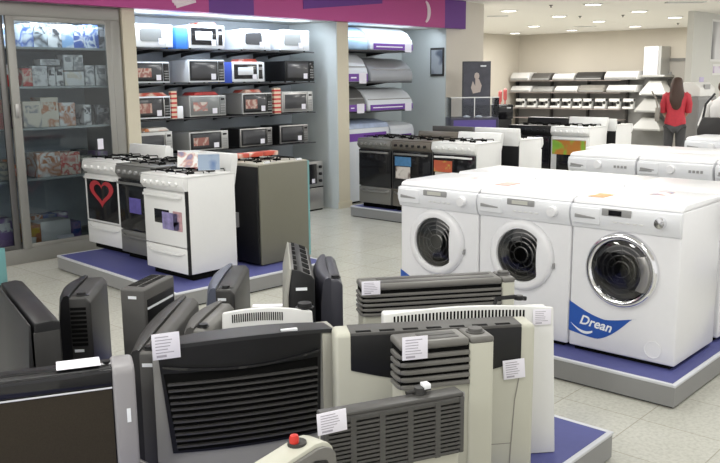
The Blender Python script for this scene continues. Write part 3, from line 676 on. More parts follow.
# big black bowed heater
zt = .72; FL, FR = at_z(152, 343, zt), at_z(336, 323, zt)
h6, W = hroot('big heater with bowed black louvred front and grey sides, left of centre', FL, FR, .11); H = zt-PL; f = -.055
BO = .040
def bow(x): return -BO*(1-(2*x/W)**2)
n = 20
def sheet(xa, xb, za, zb, off, nm, m_, thick=.012, par=None, zt_fn=None):
    """bowed panel between two x functions"""
    P_ = MB(); Ls = []
    rows = 10
    V = []
    for j in range(rows+1):
        v = j/rows
        for i in range(n+1):
            u = i/n; z0_ = za; z1_ = zb if zt_fn is None else None
            x_at = (xa(v)+(xb(v)-xa(v))*u)
            ztop_ = zb if zt_fn is None else zt_fn(x_at)
            V.append((x_at, f+bow(x_at)+off, za+(ztop_-za)*v))
    k = len(V); V += [(x, y+thick, z) for x, y, z in V]
    F_ = []
    for j in range(rows):
        for i in range(n):
            a = j*(n+1)+i; F_.append((a, a+1, a+n+2, a+n+1)); F_.append((k+a, k+a+n+1, k+a+n+2, k+a+1))
    for i in range(n): F_.append((i, k+i, k+i+1, i+1)); a = rows*(n+1)+i; F_.append((a, a+1, k+a+1, k+a))
    for j in range(rows): a = j*(n+1); F_.append((a, a+n+1, k+a+n+1, k+a)); a += n; F_.append((a, k+a, k+a+n+1, a+n+1))
    return P_.add(V, F_).build(nm, m_, par or h6)
def ztp(x): return H-.022+.022*math.sin(PI*(x/W+.5))**.7 if abs(x) < W/2 else H-.022
xl = lambda v: -W/2+.014+.036*(1-v)
xr = lambda v: W/2-.062-.010*(1-v)
sheet(lambda v: -W/2, lambda v: W/2, 0, H-.004, .010, 'front_panel', SILV, zt_fn=lambda x: ztp(x)-.006)
bx(-W/2+.004, W/2-.06, f+.012, .055, 0, H-.03).build('body', DGREY, h6, bevel=.012, seg=3)
bx(W/2-.06, W/2, f+.004, .055, 0, H-.02).build('side_casing', mat('side_lit_cream_grey', (.40, .39, .34), .42), h6, bevel=.010, seg=3)  # cream grey made lighter to paint in the light on this side
sheet(xl, xr, .185, H-.002, .001, 'black_panel', BLACK, zt_fn=lambda x: ztp(x))
sheet(lambda v: W/2-.056, lambda v: W/2-.002, 0, H-.02, .004, 'right_lit_sheet', mat('right_lit_cream', (.50, .49, .43), .42), zt_fn=lambda x: ztp(x)-.018)  # added paler sheet, the right edge's brightness put into its colour
# slats
m = MB(); ns = 11
for i in range(ns):
    z = .215+i*(H-.15-.215)/(ns-1); v = (z-.185)/(H-.185)
    a, b = xl(v)+.016, xr(v)-.018
    m.bar([(a+(b-a)*k/12, f+bow(a+(b-a)*k/12)-.012, z+.004*math.cos(PI*(k/12-.5))) for k in range(13)], .016, .006)
sl = m.build('louvers', mat('louver_satin', (.06, .058, .056), .25), h6)
sheet(lambda v: xl(v)+.018, lambda v: xr(v)-.016, .195, H-.115, -.0015, 'louver_core', DEEP, thick=.004)
# visor above the slats
m = MB(); a, b = xl(.9)+.012, xr(.9)-.010
m.bar([(a+(b-a)*k/16, f+bow(a+(b-a)*k/16)-.008, H-.098-.022*math.sin(PI*k/16)**.8+.012) for k in range(17)], .014, .008); m.build('visor', BLACKG, h6)
# top cover
V = []; k_ = 21
for i in range(k_):
    x = -W/2+W*i/(k_-1); V += [(x, f+bow(x)-.001, ztp(x)), (x, .03, ztp(x)-.002), (x, .03, ztp(x)-.016), (x, f+bow(x)-.001, ztp(x)-.014)]
F_ = [(4*i+j, 4*i+(j+1) % 4, 4*i+4+(j+1) % 4, 4*i+4+j) for i in range(k_-1) for j in range(4)]+[(3, 2, 1, 0), tuple(range(4*k_-4, 4*k_))]
MB().add(V, F_).build('top_cover', mat('satin_black', (.028, .028, .03), .38, spec=.35), h6)
bx(W*.18, W*.27, f+bow(W*.2)+.012, f+bow(W*.2)+.026, H-.006, H+.0025).build('control_tab', STW, h6)
bx(W*.22, W*.34, f-.028, f-.018, .14, .155).build('badge', STW, h6)

# dark heaters that stand with their long side towards the back
def end_heater(lb, nl, fl_, nr, ztop, m_, lipm=None, vents=None, label_=True):
    p = at_z(*nl, ztop); q0 = at_z(*fl_, ztop); r_ = at_z(*nr, ztop); H = ztop-PL
    L = (q0-p).length; az = math.atan2(q0.y-p.y, q0.x-p.x)
    D = min(.16, max(.09, (r_-p).dot(Vector((math.sin(az), -math.cos(az), 0)))))
    a = Vector((math.cos(az), math.sin(az), 0)); rgt = Vector((math.sin(az), -math.cos(az), 0))
    c_ = p+a*L/2+rgt*D/2
    # local +y is the long axis (towards the back), local -x is the viewer's left (heater front)
    t = thing('gas_heater', lb, 'heater', (c_.x, c_.y, PL), az-PI/2, GH)
    h_ = D/2; fl = -h_
    body = [(fl+.03, 0), (h_, 0), (h_, H-.035), (h_-.02, H-.012), (fl+.03, H-.012)]
    MB().prism(body, -L/2, L/2, 'y').build('body', m_, t, bevel=.008, seg=3)
    # front shell: curved lip, bowed along its length
    V = []; k_ = 13; prof = [(.035, 0), (-.004, 0), (-.012, H*.5), (-.010, H*.8), (.0, H-.03), (.012, H-.006), (.026, H), (.036, H-.004)]; q_ = len(prof)
    for i in range(k_):
        s_ = -1+2*i/(k_-1); b_ = .035*(1-s_*s_)
        for (x, z) in prof: V.append((fl+x-(b_ if x < .03 else b_*.2), s_*L/2, z))
    F_ = [(q_*i+j, q_*i+(j+1) % q_, q_*(i+1)+(j+1) % q_, q_*(i+1)+j) for i in range(k_-1) for j in range(q_)] + [tuple(range(q_))[::-1], tuple(range((k_-1)*q_, k_*q_))]
    MB().add(V, F_).build('front_shell', lipm or m_, t, ang=50)
    knob(t, .015, -L/2+.05, H-.012, .020, BLACK, .012)
    if vents == 'end':
        m = MB()
        for i in range(9): z = H-.06-i*.02; m.box(fl+.038, h_-.02, -L/2-.003, -L/2+.002, z-.006, z+.006)
        m.build('end_vents', DEEP, t)
    if vents == 'top':
        m = MB(); q2 = max(6, int(L/.03))
        for i in range(q2):
            y = -L/2+.09+(L-.12)*i/(q2-1)
            m.box(fl+.045, -.002, y-.006, y+.006, H-.0125, H-.010); m.box(.006, h_-.022, y-.006, y+.006, H-.0125, H-.010)
        m.build('top_vents', DEEP, t)
    if label_: bx(fl+.045, fl+.085, -L/2-.0025, -L/2+.001, H-.255 if vents == 'end' else H-.065, H-.243 if vents == 'end' else H-.052).build('small_label', STW, t)
    m = MB().box(fl+.04, h_-.01, -L/2+.04, -L/2+.043, H-.0125, H-.0105); m.build('top_seam', BLACK, t)
    return t
R_ = math.radians
end_heater('long dark grey heater running back from the big black heater\'s left corner', (129, 350), (178, 295), (157, 347), .64, MGREY, lipm=DGREY)
end_heater('mid grey heater top running back, squeezed between two others', (184, 327), (214, 300), (195, 326), .67, LOUV, lipm=MGREY)
end_heater('dark heater with side vents and bulged front near the left edge', (60, 296), (80, 275), (88, 297), .70, DGREY, lipm=BLACK, vents='end')
end_heater('small grey heater with curved bluish front, before the left cooker platform', (208, 288), (226, 263), (233, 290), .62, DGREY, lipm=mat('blue_grey_shell', (.10, .11, .15), .35))
# grey heater whose top grille shows, far left of the group
zt = .70; FL, FR = at_z(144, 290, zt), at_z(174, 275, zt)
tq, W = hroot('grey heater with slotted top behind the long dark one', FL, FR, .12); H = zt-PL; f = -.06
bx(-W/2, W/2, f, .06, 0, H).build('body', MGREY, tq, bevel=.01, seg=3)
m = MB()
for i in range(9):
    x = -W/2+.06+(W-.09)*i/8; m.box(x-.008, x+.008, f+.03, -.004, H-.001, H+.0012); m.box(x-.008, x+.008, .006, .05, H-.001, H+.0012)
m.build('top_vents', DEEP, tq)
bx(-W/2-.0015, -W/2+.001, -.02, .02, H-.045, H-.032).build('small_label', STW, tq)
MB().box(-W/2+.02, W/2-.02, f-.004, f, H-.30, H-.05).build('front_grille', BLACK, tq, bevel=.002)
bx(-W/2+.02, W/2-.03, f-.006, f-.001, H-.095, H-.085).build('trim_line', STW, tq)
# very dark heater cut by the left edge
zt = .76; FR = at_z(31, 323, zt); FL = at_z(-2, 282, zt)
tq, W = hroot('black heater running off the left photo edge, glossy angled front', FL, FR, .10); H = zt-PL; f = -.05
MB().prism([(f+.0, 0), (.05, 0), (.05, H-.01), (.02, H), (f+.01, H-.005)], -W/2, W/2).build('body', BLACK, tq, bevel=.006, seg=3)
MB().prism([(f-.05, 0), (f, 0), (f, H-.01), (f-.008, H-.012)], -W/2+.015, W/2-.01).build('front_panel', mat('satin_black_panel', (.015, .015, .016), .5), tq, bevel=.004)
bx(W/2-.006, W/2+.003, f+.005, .045, .03, H-.04).build('end_cap', DGREY, tq, bevel=.002)
bx(W/2-.03, W/2-.012, f-.018, f+.0, H-.20, H-.165).build('hinge', STEEL, tq)
MB().bar([(-W/2+.05, f-.042, H*.35), (W/2-.05, f-.03, H*.62)], .004, .008).build('trim_line', MGREY, tq)
# upright heater with slotted curved top, and the dark one behind it
zt = .76
p = at_z(300, 274, zt); q0 = at_z(296, 246, zt); az = math.atan2(q0.y-p.y, q0.x-p.x)
L, D = (q0-p).length, .13
a = Vector((math.cos(az), math.sin(az), 0)); rgt = Vector((math.sin(az), -math.cos(az), 0)); c_ = p+a*L/2
t = thing('gas_heater', 'dark upright heater with slotted curved top and pale edge, nearest the olive cooker', 'heater', (c_.x, c_.y, PL), az-PI/2, GH); H = zt-PL
# cross-section (x,z): slanted slotted shoulder on the left, flat right side
sec = [(-D/2+.0, 0), (D/2, 0), (D/2, H-.03), (D/2-.012, H-.012), (.0, H+.015), (-.035, H+.02), (-D/2+.012, H-.10)]
MB().prism(sec, -L/2, L/2, 'y').build('body', BLACK, t, bevel=.006, seg=2)
MB().prism([(-D/2+.010, H-.10), (-.037, H+.020), (-.032, H+.0205), (D/2-.014, H-.009), (D/2-.016, H-.013), (-.031, H+.014), (-D/2+.016, H-.104)], -L/2+.006, L/2-.006, 'y').build('top_grille', LOUV, t)
m = MB(); m2 = MB()
A_, B_ = Vector((-D/2+.010, 0, H-.10)), Vector((-.037, 0, H+.020)); C_, D_ = Vector((-.032, 0, H+.0205)), Vector((D/2-.014, 0, H-.009))
for i in range(6):
    y = -L/2+.05+i*(L-.09)/5
    for (P0, P1, u0_, u1_) in ((A_, B_, .08, .46), (A_, B_, .54, .94), (C_, D_, .08, .46), (C_, D_, .54, .92)):
        q0, q1 = P0.lerp(P1, u0_), P0.lerp(P1, u1_); nn = Vector((-(P1-P0).z, 0, (P1-P0).x)).normalized()*.0035
        m.add([(q0.x+nn.x, y-.036, q0.z+nn.z), (q0.x+nn.x, y+.036, q0.z+nn.z), (q1.x+nn.x, y+.036, q1.z+nn.z), (q1.x+nn.x, y-.036, q1.z+nn.z),
               (q0.x-nn.x, y-.036, q0.z-nn.z), (q0.x-nn.x, y+.036, q0.z-nn.z), (q1.x-nn.x, y+.036, q1.z-nn.z), (q1.x-nn.x, y-.036, q1.z-nn.z)], [(0, 1, 2, 3), (7, 6, 5, 4), (0, 4, 5, 1), (1, 5, 6, 2), (2, 6, 7, 3), (3, 7, 4, 0)])
m.build('top_slots', DEEP, t, smooth=False)
MB().prism([(-D/2-.022, 0), (-D/2+.004, 0), (-D/2+.012, H-.10), (-.036, H+.018), (-.045, H+.026), (-D/2-.006, H-.09)], -L/2, L/2, 'y').build('front_shell', mat('grey_cream_shell', (.34, .335, .30), .45), t, bevel=.003)
bx(-.02, .03, -L/2-.003, -L/2+.001, H-.075, H-.062).build('small_label', STW, t)
p = at_z(318, 268, .76)
end_heater('dark bluish heater with rounded top at the right of the upright slotted one', (323, 278), (318, 254), (335, 278), .715, mat('dark_blue_grey', (.045, .045, .06), .4), label_=False)

# dark heater across the bottom left corner
zt = .74; FR = at_z(134, 362, zt); dirv = Vector((math.cos(R_(-27)), math.sin(R_(-27)), 0)); FL = FR-dirv*.74
h9, W = hroot('dark heater with brown mesh front and pale grey end cap, bottom left corner', FL, FR, .11); H = zt-PL; f = -.055
bx(-W/2, W/2-.05, f+.006, .055, 0, H-.012).build('body', BLACK, h9, bevel=.01, seg=3)
bx(-W/2+.03, W/2-.072, f, f+.01, .03, H-.075).build('mesh_front', BROWN, h9)
m = MB(); m.tube([(-W/2+.03, f-.001, H-.074), (W/2-.07, f-.001, H-.074)], .003); m.build('trim_wire', TRIMP, h9)
bx(-W/2+.01, W/2-.07, f-.002, f+.012, H-.066, H-.016).build('upper_glass', BLACKG, h9, bevel=.003)
MB().tube([(-W/2, -.005, H-.02), (W/2-.06, -.005, H-.02)], .014).build('top_rail', BLACKG, h9)
MB().prism([(f-.012, 0), (.06, 0), (.06, H-.02), (.045, H-.005), (.015, H+.002), (-.02, H), (f+.0, H-.012), (f-.012, H-.035)], W/2-.068, W/2).build('end_cap', LILAC, h9, bevel=.010, seg=3)
bx(W/2-.032, W/2-.020, f-.0145, f-.011, H-.19, H-.145).build('small_label', STW, h9)
MB().lathe([(.012, 0), (.012, .006), (0, .007)], (W/2-.08, 0, H-.008), 'z', 14).build('knob', BLACK, h9)
mm = MB().box(W/2-.002, W/2+.022, -.02, .02, .18, .23).tube([(W/2, 0, .26), (W/2+.03, 0, .24), (W/2+.03, 0, .10)], .007)
mm.build('gas_valve', STEEL, h9)
pc = at_z(78, 361.5, zt+.004)
o = tag(bx(-.065, .065, -.042, .042, 0, .0015).build('price_card', PAPER), 'white card lying flat on top of the brown mesh heater', 'price tag'); o.location = (pc.x, pc.y+.0, PL+H-.0055+.002); o.rotation_euler.z = R_(-27)

# price tags
def price_tag(lb, px, py, pw, ph, root, off, rz=None, roll=0):
    """small hanging card just in front of a heater"""
    th = root.rotation_euler.z if rz is None else rz
    # plane through the heater front: solve the ray against it
    nrm = Vector((math.sin(th), -math.cos(th), 0)); base = Vector(root.location)+nrm*off
    d = ray(px, py); s_ = (base-CAM).dot(nrm)/d.dot(nrm); c_ = CAM+d*s_
    dist = (c_-CAM).dot(Fv); w_, h_ = pw*dist/FPX/max(.75, abs(d.normalized().dot(nrm))), ph*dist/FPX
    t = thing('price_tag', lb, 'price tag', c_, th, 'white price tags on the heaters'); t.rotation_euler = (0, roll, th)
    bx(-w_/2, w_/2, -.001, .001, -h_/2, h_/2).build('card', PAPER, t, bevel=.0003)
    m = MB(); rnd = random.Random(px)
    for i in range(6):
        z = h_*.36-i*h_*.12; x1 = w_*(.05+.3*rnd.random()); m.box(-w_*.38, x1, -.0015, -.001, z-h_*.018, z+h_*.018)
    m.box(-w_*.36, w_*.0, -.0015, -.001, -h_*.42, -h_*.33); m.build('print', INK, t, smooth=False)
    return t
price_tag('white price tag on the left end of the rear louvred beige heater', 371, 288, 18, 14, h0, .115)
price_tag('white price tag at the top right of the tall white slotted heater', 542, 317, 17, 16, h1, .062)
price_tag('white price tag on the grey louvres of the small beige heater', 415, 348, 24, 24, h3, .092)
price_tag('white price tag on the right black end of the wide cream heater', 514, 369, 20, 20, h2, .07, roll=-.08)
price_tag('white price tag on the left end of the front slatted grille heater', 332, 422, 27, 23, h4, .085, roll=-.05)
price_tag('large white price tag at the left top corner of the big black heater', 166, 346, 26, 27, h6, .115, roll=-.02)

# ------------------------------------------------------------------ glass cabinet with boxed goods
YC = 5.62
cab = thing('display_cabinet', 'tall grey framed glass display cabinet full of boxed goods at the left', 'cabinet', (0, YC, 0))
xe = .445; x0c = -3.6
def zc_(px, py): return at_y(px, py, YC).z
MB().box(x0c, xe, 0, .06, 0, .13).box(x0c, xe, 0, .06, 2.17, 2.285).box(xe-.10, xe, 0, .06, .13, 2.17).box(xe-.01, xe, .06, .75, 0, 2.285).build('frame', ALU, cab, bevel=.004)
bx(x0c, xe-.01, .72, .75, 0, 2.285).build('back_panel', mat('cabinet_back', (.40, .44, .50), .6, noise=.35, nscale=4), cab)
bx(x0c, xe-.01, .06, .72, 0, .13).build('bottom', mat('cabinet_floor', (.30, .30, .30), .5), cab)
xm = at_y(20, 130, YC).x
dp = MB().box(xm-.055, xm+.02, -.012, .02, .13, 2.17).box(xe-.16, xe-.10, -.0, .02, .13, 2.17).box(xm+.02, xe-.16, 0, .02, 2.13, 2.17).box(xm+.02, xe-.16, 0, .02, .13, .17).build('sliding_door', ALU, cab, bevel=.003)
bx(xm+.02, xe-.16, .006, .011, .17, 2.13).build('pane', GLASS, dp)
dp2 = MB().box(xm-.12, xm-.06, .03, .05, .13, 2.17).box(x0c, xm-.12, .03, .05, 2.13, 2.17).box(x0c, xm-.12, .03, .05, .13, .17).build('sliding_door', DSTEEL, cab, bevel=.003)
bx(x0c, xm-.12, .036, .041, .17, 2.13).build('pane', GLASS, dp2)
bx(xm-.035, xm, -.022, -.012, 1.30, 1.42).build('handle', STEEL, cab, bevel=.003)
YS = YC+.12
def shz(px, py): return at_y(px, py, YS).z
SH = [shz(60, 47.5), shz(60, 86), shz(60, 126.5), shz(60, 176)]
for z in SH: bx(x0c+.01, xe-.02, .10, .70, z-.02, z).build('shelf', mat('glass_shelf', (.30, .33, .34), .2) if z is SH[0] else bpy.data.materials['glass_shelf'], cab)
SH.append(.13)
C_ = dict(white=(.72, .72, .74), red=(.50, .03, .03), pale=(.60, .66, .72), blue=(.05, .10, .35), dark=(.05, .05, .06), cream=(.66, .60, .52), orange=(.45, .17, .07), grey=(.3, .3, .32), yellow=(.6, .4, .05), violet=(.25, .15, .35), pink=(.6, .35, .4), lblue=(.25, .42, .68))
def pk(key, alt, sc=14): 
    nm = 'print_%s_%s' % (key, alt)
    return bpy.data.materials.get(nm) or blotch(nm, [C_[key], C_[key], C_[alt], C_[key]], sc)
def carton(lb, l, r, t_, b_, shelf, key, alt, dep=.2, Y=None, grp=None):
    Y = Y or YS+.03; a = at_y(l, b_, Y); c = at_y(r, t_, Y); z0 = SH[shelf] if shelf >= 0 else a.z
    h = max(.03, c.z-at_y(r, b_, Y).z); w_ = c.x-a.x-.008
    o = thing('product_box', lb, 'box', ((a.x+c.x)/2, Y+dep/2, z0+.001), 0, grp)
    bx(-w_/2, w_/2, -dep/2, dep/2, 0, h).build('carton', pk(key, alt), o, bevel=.002)
    bx(-w_*.38, w_*.38, -dep/2-.0015, -dep/2+.001, h*.55, h*.85).build('printed_panel', pk(alt, key, 25), o)
    return o
S1, S2, S3, S4, S5 = ['boxes on the %s shelf of the glass cabinet' % s for s in ('top', 'second', 'third', 'fourth', 'bottom')]
B = [('tall blue and white box with a portrait, leftmost on the cabinet top shelf', 22, 33, 24, 47, 0, 'pale', 'blue', S1), ('blue and white box right of the leftmost one on the cabinet top shelf', 33.5, 47, 23, 47, 0, 'pale', 'dark', S1),
 ('dark and white box third from left on the cabinet top shelf', 48, 61, 24, 47, 0, 'white', 'dark', S1), ('light blue box in the middle of the cabinet top shelf', 62, 73, 24, 47, 0, 'lblue', 'white', S1),
 ('dark blue box right of the light blue one, cabinet top shelf', 73.5, 83, 25, 47, 0, 'blue', 'white', S1), ('blue box with white swirl near the right of the cabinet top shelf', 84, 98, 24, 47, 0, 'blue', 'pale', S1), ('dark box at the right end of the cabinet top shelf', 99, 106, 25, 46, 0, 'dark', 'grey', S1),
 ('red box behind the post, second shelf of the cabinet', 23, 32, 68, 86, 1, 'red', 'cream', S2), ('white box beside the red one on the second shelf', 33, 47, 66, 86, 1, 'white', 'grey', S2), ('narrow white box with dark dot, second shelf', 48.5, 55, 67, 86, 1, 'white', 'dark', S2), ('second narrow white box with dark dot, right of the first on the second shelf', 56.5, 63, 67, 86, 1, 'white', 'dark', S2),
 ('low white box left of the pair of grey boxes on the second shelf', 65, 84, 71, 85, 1, 'white', 'cream', S2), ('grey and white upright box on the second shelf', 85.5, 94, 64, 84, 1, 'white', 'grey', S2), ('grey and white upright box at the right end of the second shelf', 96, 106, 64, 84, 1, 'white', 'grey', S2),
 ('printed pale box with pictures at the left of the third shelf', 24, 41, 101, 127, 2, 'cream', 'grey', S3), ('wide pale box with brown pictures on the third shelf', 42, 58, 98, 127, 2, 'cream', 'orange', S3), ('white box with brown picture on the third shelf', 60, 75, 102, 125, 2, 'white', 'orange', S3),
 ('slim white box with dark print on the third shelf', 84, 91, 103, 123, 2, 'white', 'dark', S3), ('black box at the right of the third shelf', 97, 110, 97, 116, 2, 'dark', 'grey', S3),
 ('wide box with photographs on the fourth shelf', 38, 60, 152, 176, 3, 'white', 'orange', S4), ('box with brown face pictures on the fourth shelf', 61, 80, 151, 173, 3, 'cream', 'red', S4),
 ('white box on the cabinet floor', 41, 70, 211, 231, 4, 'white', 'white', S5), ('dark blue box standing at the right on the cabinet floor', 72, 80, 206, 222, 4, 'blue', 'violet', S5), ('yellow and red box left of the white one on the cabinet floor', 30, 40, 214, 233, 4, 'orange', 'yellow', S5)]
for lb, l, r, t_, b_, s_, k1, k2, g_ in B: carton(lb, l, r, t_, b_, s_, k1, k2, grp=g_)
# boxes seen through the left pane
for lb, l, r, t_, b_, s_, k1, k2 in [('red and white box behind the left pane, second shelf', -8, 11, 66, 88, 1, 'red', 'white'), ('deep red box behind the left pane, third shelf', -8, 9, 101, 130, 2, 'red', 'orange'), ('pale box behind the left pane, fourth shelf', -8, 11, 160, 178, 3, 'cream', 'grey'),
  ('violet and white box behind the left pane, cabinet floor', -4, 11, 206, 236, 4, 'violet', 'white'), ('pale blue box behind the left pane, top shelf', -9, 10, 28, 50, 0, 'pale', 'lblue')]: carton(lb, l, r, t_, b_, s_, k1, k2, grp='boxes behind the left cabinet pane')
for lb, l, r, t_, b_, s_, k1, k2, g_ in [('dark box with pale print beside the face pictures on the fourth shelf', 82, 98, 156, 172, 3, 'dark', 'cream', S4), ('violet box at the right end of the fourth shelf', 99, 108, 150, 170, 3, 'violet', 'grey', S4)]:
    carton(lb, l, r, t_, b_, s_, k1, k2, grp=g_)
# more stock further back on the shelves
k = 0
for s_, n_ in ((1, 8), (2, 7), (3, 9), (4, 8)):
    rnd = random.Random(s_*7)
    x = -.95
    for i in range(n_):
        w_ = .09+.07*rnd.random(); h = .10+.12*rnd.random(); key = rnd.choice(['dark', 'grey', 'violet', 'blue', 'orange', 'dark', 'grey']); alt = rnd.choice(['dark', 'grey', 'white', 'pink'])
        o = thing('product_box', '%s box, %s from the left in the back row of the %s cabinet shelf' % ({'dark': 'black', 'grey': 'grey', 'violet': 'violet', 'blue': 'dark blue', 'orange': 'orange brown'}[key], ['first', 'second', 'third', 'fourth', 'fifth', 'sixth', 'seventh', 'eighth', 'ninth'][i], ('', 'second', 'third', 'fourth', 'bottom')[s_]), 'box', (x+w_/2, YC+.52, SH[s_]+.001), 0, 'small boxes at the back of the %s cabinet shelf' % ('', 'second', 'third', 'fourth', 'bottom')[s_])
        bx(-w_/2, w_/2, -.08, .08, 0, h).build('carton', pk(key, alt), o, bevel=.002); bx(-w_*.3, w_*.3, -.082, -.079, h*.3, h*.7).build('printed_panel', pk(alt, key, 25), o)
        x += w_+.012
# pots on top shelf, small boxes
def pot(lb, px, dx):
    p = at_y(px, 24, YC+.47)
    o = thing('copper_pot', lb, 'pot', (p.x, YC+.47, SH[0]), 0, 'copper pots at the back of the top shelf')
    MB().lathe([(.07, 0), (.085, .02), (.085, .15), (.088, .16)], n=20).build('body', mat('copper', (.35, .12, .06), .35, metal=.6) if dx == 0 else bpy.data.materials['copper'], o)
    MB().lathe([(.088, .16), (.06, .18), (.012, .19), (.012, .20), (0, .202)], n=20).build('lid', STEEL, o)
pot('copper coloured pot behind the boxes, left one on the top shelf', 70, 0); pot('copper coloured pot behind the boxes, right one on the top shelf', 87, 1)
for lb, l, r, t_, b_ in (('flat white pack lying on the white boxes of the second shelf', 40, 60, 59.5, 65.5),):
    carton(lb, l, r, t_, b_, -1, 'white', 'grey', Y=YS+.04, dep=.15)
for lb, l, r in (('grey white box stacked on the low white box, left one', 64, 73), ('grey white box stacked on the low white box, right one', 74, 83)): carton(lb, l, r, 55, 70.5, -1, 'white', 'grey', Y=YS+.04, dep=.15)
for i, (px, lb) in enumerate(((92, 'slim dark bottle left of the black box on the third shelf'), (95, 'slim black bottle touching the black box on the third shelf'))):
    p = at_y(px, 115, YS+.08)
    MBp = MB().lathe([(.018, 0), (.02, .01), (.02, .10), (.008, .13), (.008, .155), (0, .156)], n=14)
    tag(MBp.build('bottle', BLACK), lb, 'bottle', 'bottles on the third shelf').location = (p.x, YS+.08, SH[2])
for i, (px, sh, lb) in enumerate(((33, 4, 'small white cup on the cabinet floor at the left'), (60, 3, 'grey cup at the back'))):
    if i == 0:
        p = at_y(px, 245, YC+.12); tag(MB().lathe([(.025, 0), (.035, .07), (.031, .07), (.022, .006)], n=18).build('cup', WHITE2), lb, 'cup').location = (p.x, YC+.12, .13)
p = at_y(66, 238, YC+.10); o = thing('sign_card', 'small tilted white card on the cabinet floor before the white box', 'card', (p.x, YC+.07, .131), -.2)
MB().prism([(-.0, 0), (.07, 0), (.07, .05)], -.075, .075, 'x').build('card', PAPER, o)
p = at_y(101, 144, YC-.004); o = tag(bx(-.03, .03, -.002, 0, -.05, .05).build('pane_sticker', PAPER), 'small white sticker on the right cabinet pane', 'sticker'); o.location = (p.x, YC+.005, p.z)
# teal panel at the left photo edge
p = at_z(1.5, 285, .0)
o = thing('teal_stand', 'teal upright panel at the far left photo edge before the cabinet', 'panel', (p.x-.03, p.y-.1, 0), .2)
bx(-.06, .03, -.02, .02, .03, .32).build('panel', TEAL, o, bevel=.004); bx(-.08, .05, -.05, .05, 0, .03).build('foot', DGREY, o, bevel=.003)

# ------------------------------------------------------------------ microwave wall
RZ = [1.93, 1.575, 1.215, .85]
MY = 5.75
nth = ['top', 'second', 'third', 'fourth']
for i, z in enumerate(RZ):
    t = thing('wall_shelf', 'dark wall shelf carrying the %s row of microwave ovens' % nth[i], 'shelf', (2.0, 6.1, z), 0, 'microwave shelves')
    MB().box(-1.39, 1.19, -.335, -.315, -.012, -.001).box(-1.39, 1.19, .05, .07, -.012, -.001).box(-1.39, 1.19, .29, .31, -.012, -.001).build('rail', SHELFM, t)
    for k in range(4):
        for e in (-.12, .12): MB().prism([(-.30, -.001), (.30, -.001), (.30, -.07), (.22, -.05), (-.18, -.022), (-.30, -.012)], -1.08+k*.655+e, -1.06+k*.655+e, 'x').build('bracket', BLACK, t)
t = thing('wall_shelf', 'low shelf under the microwave rows behind the cookers', 'shelf', (2.0, 6.1, .50), 0, 'microwave shelves')
bx(-1.39, 1.0, -.30, .30, -.02, 0).build('board', SHELFM, t)
for k in range(3): MB().prism([(-.20, -.02), (.30, -.02), (.30, -.09)], -1.1+k*.9, -1.085+k*.9, 'x').build('bracket', BLACK, t)
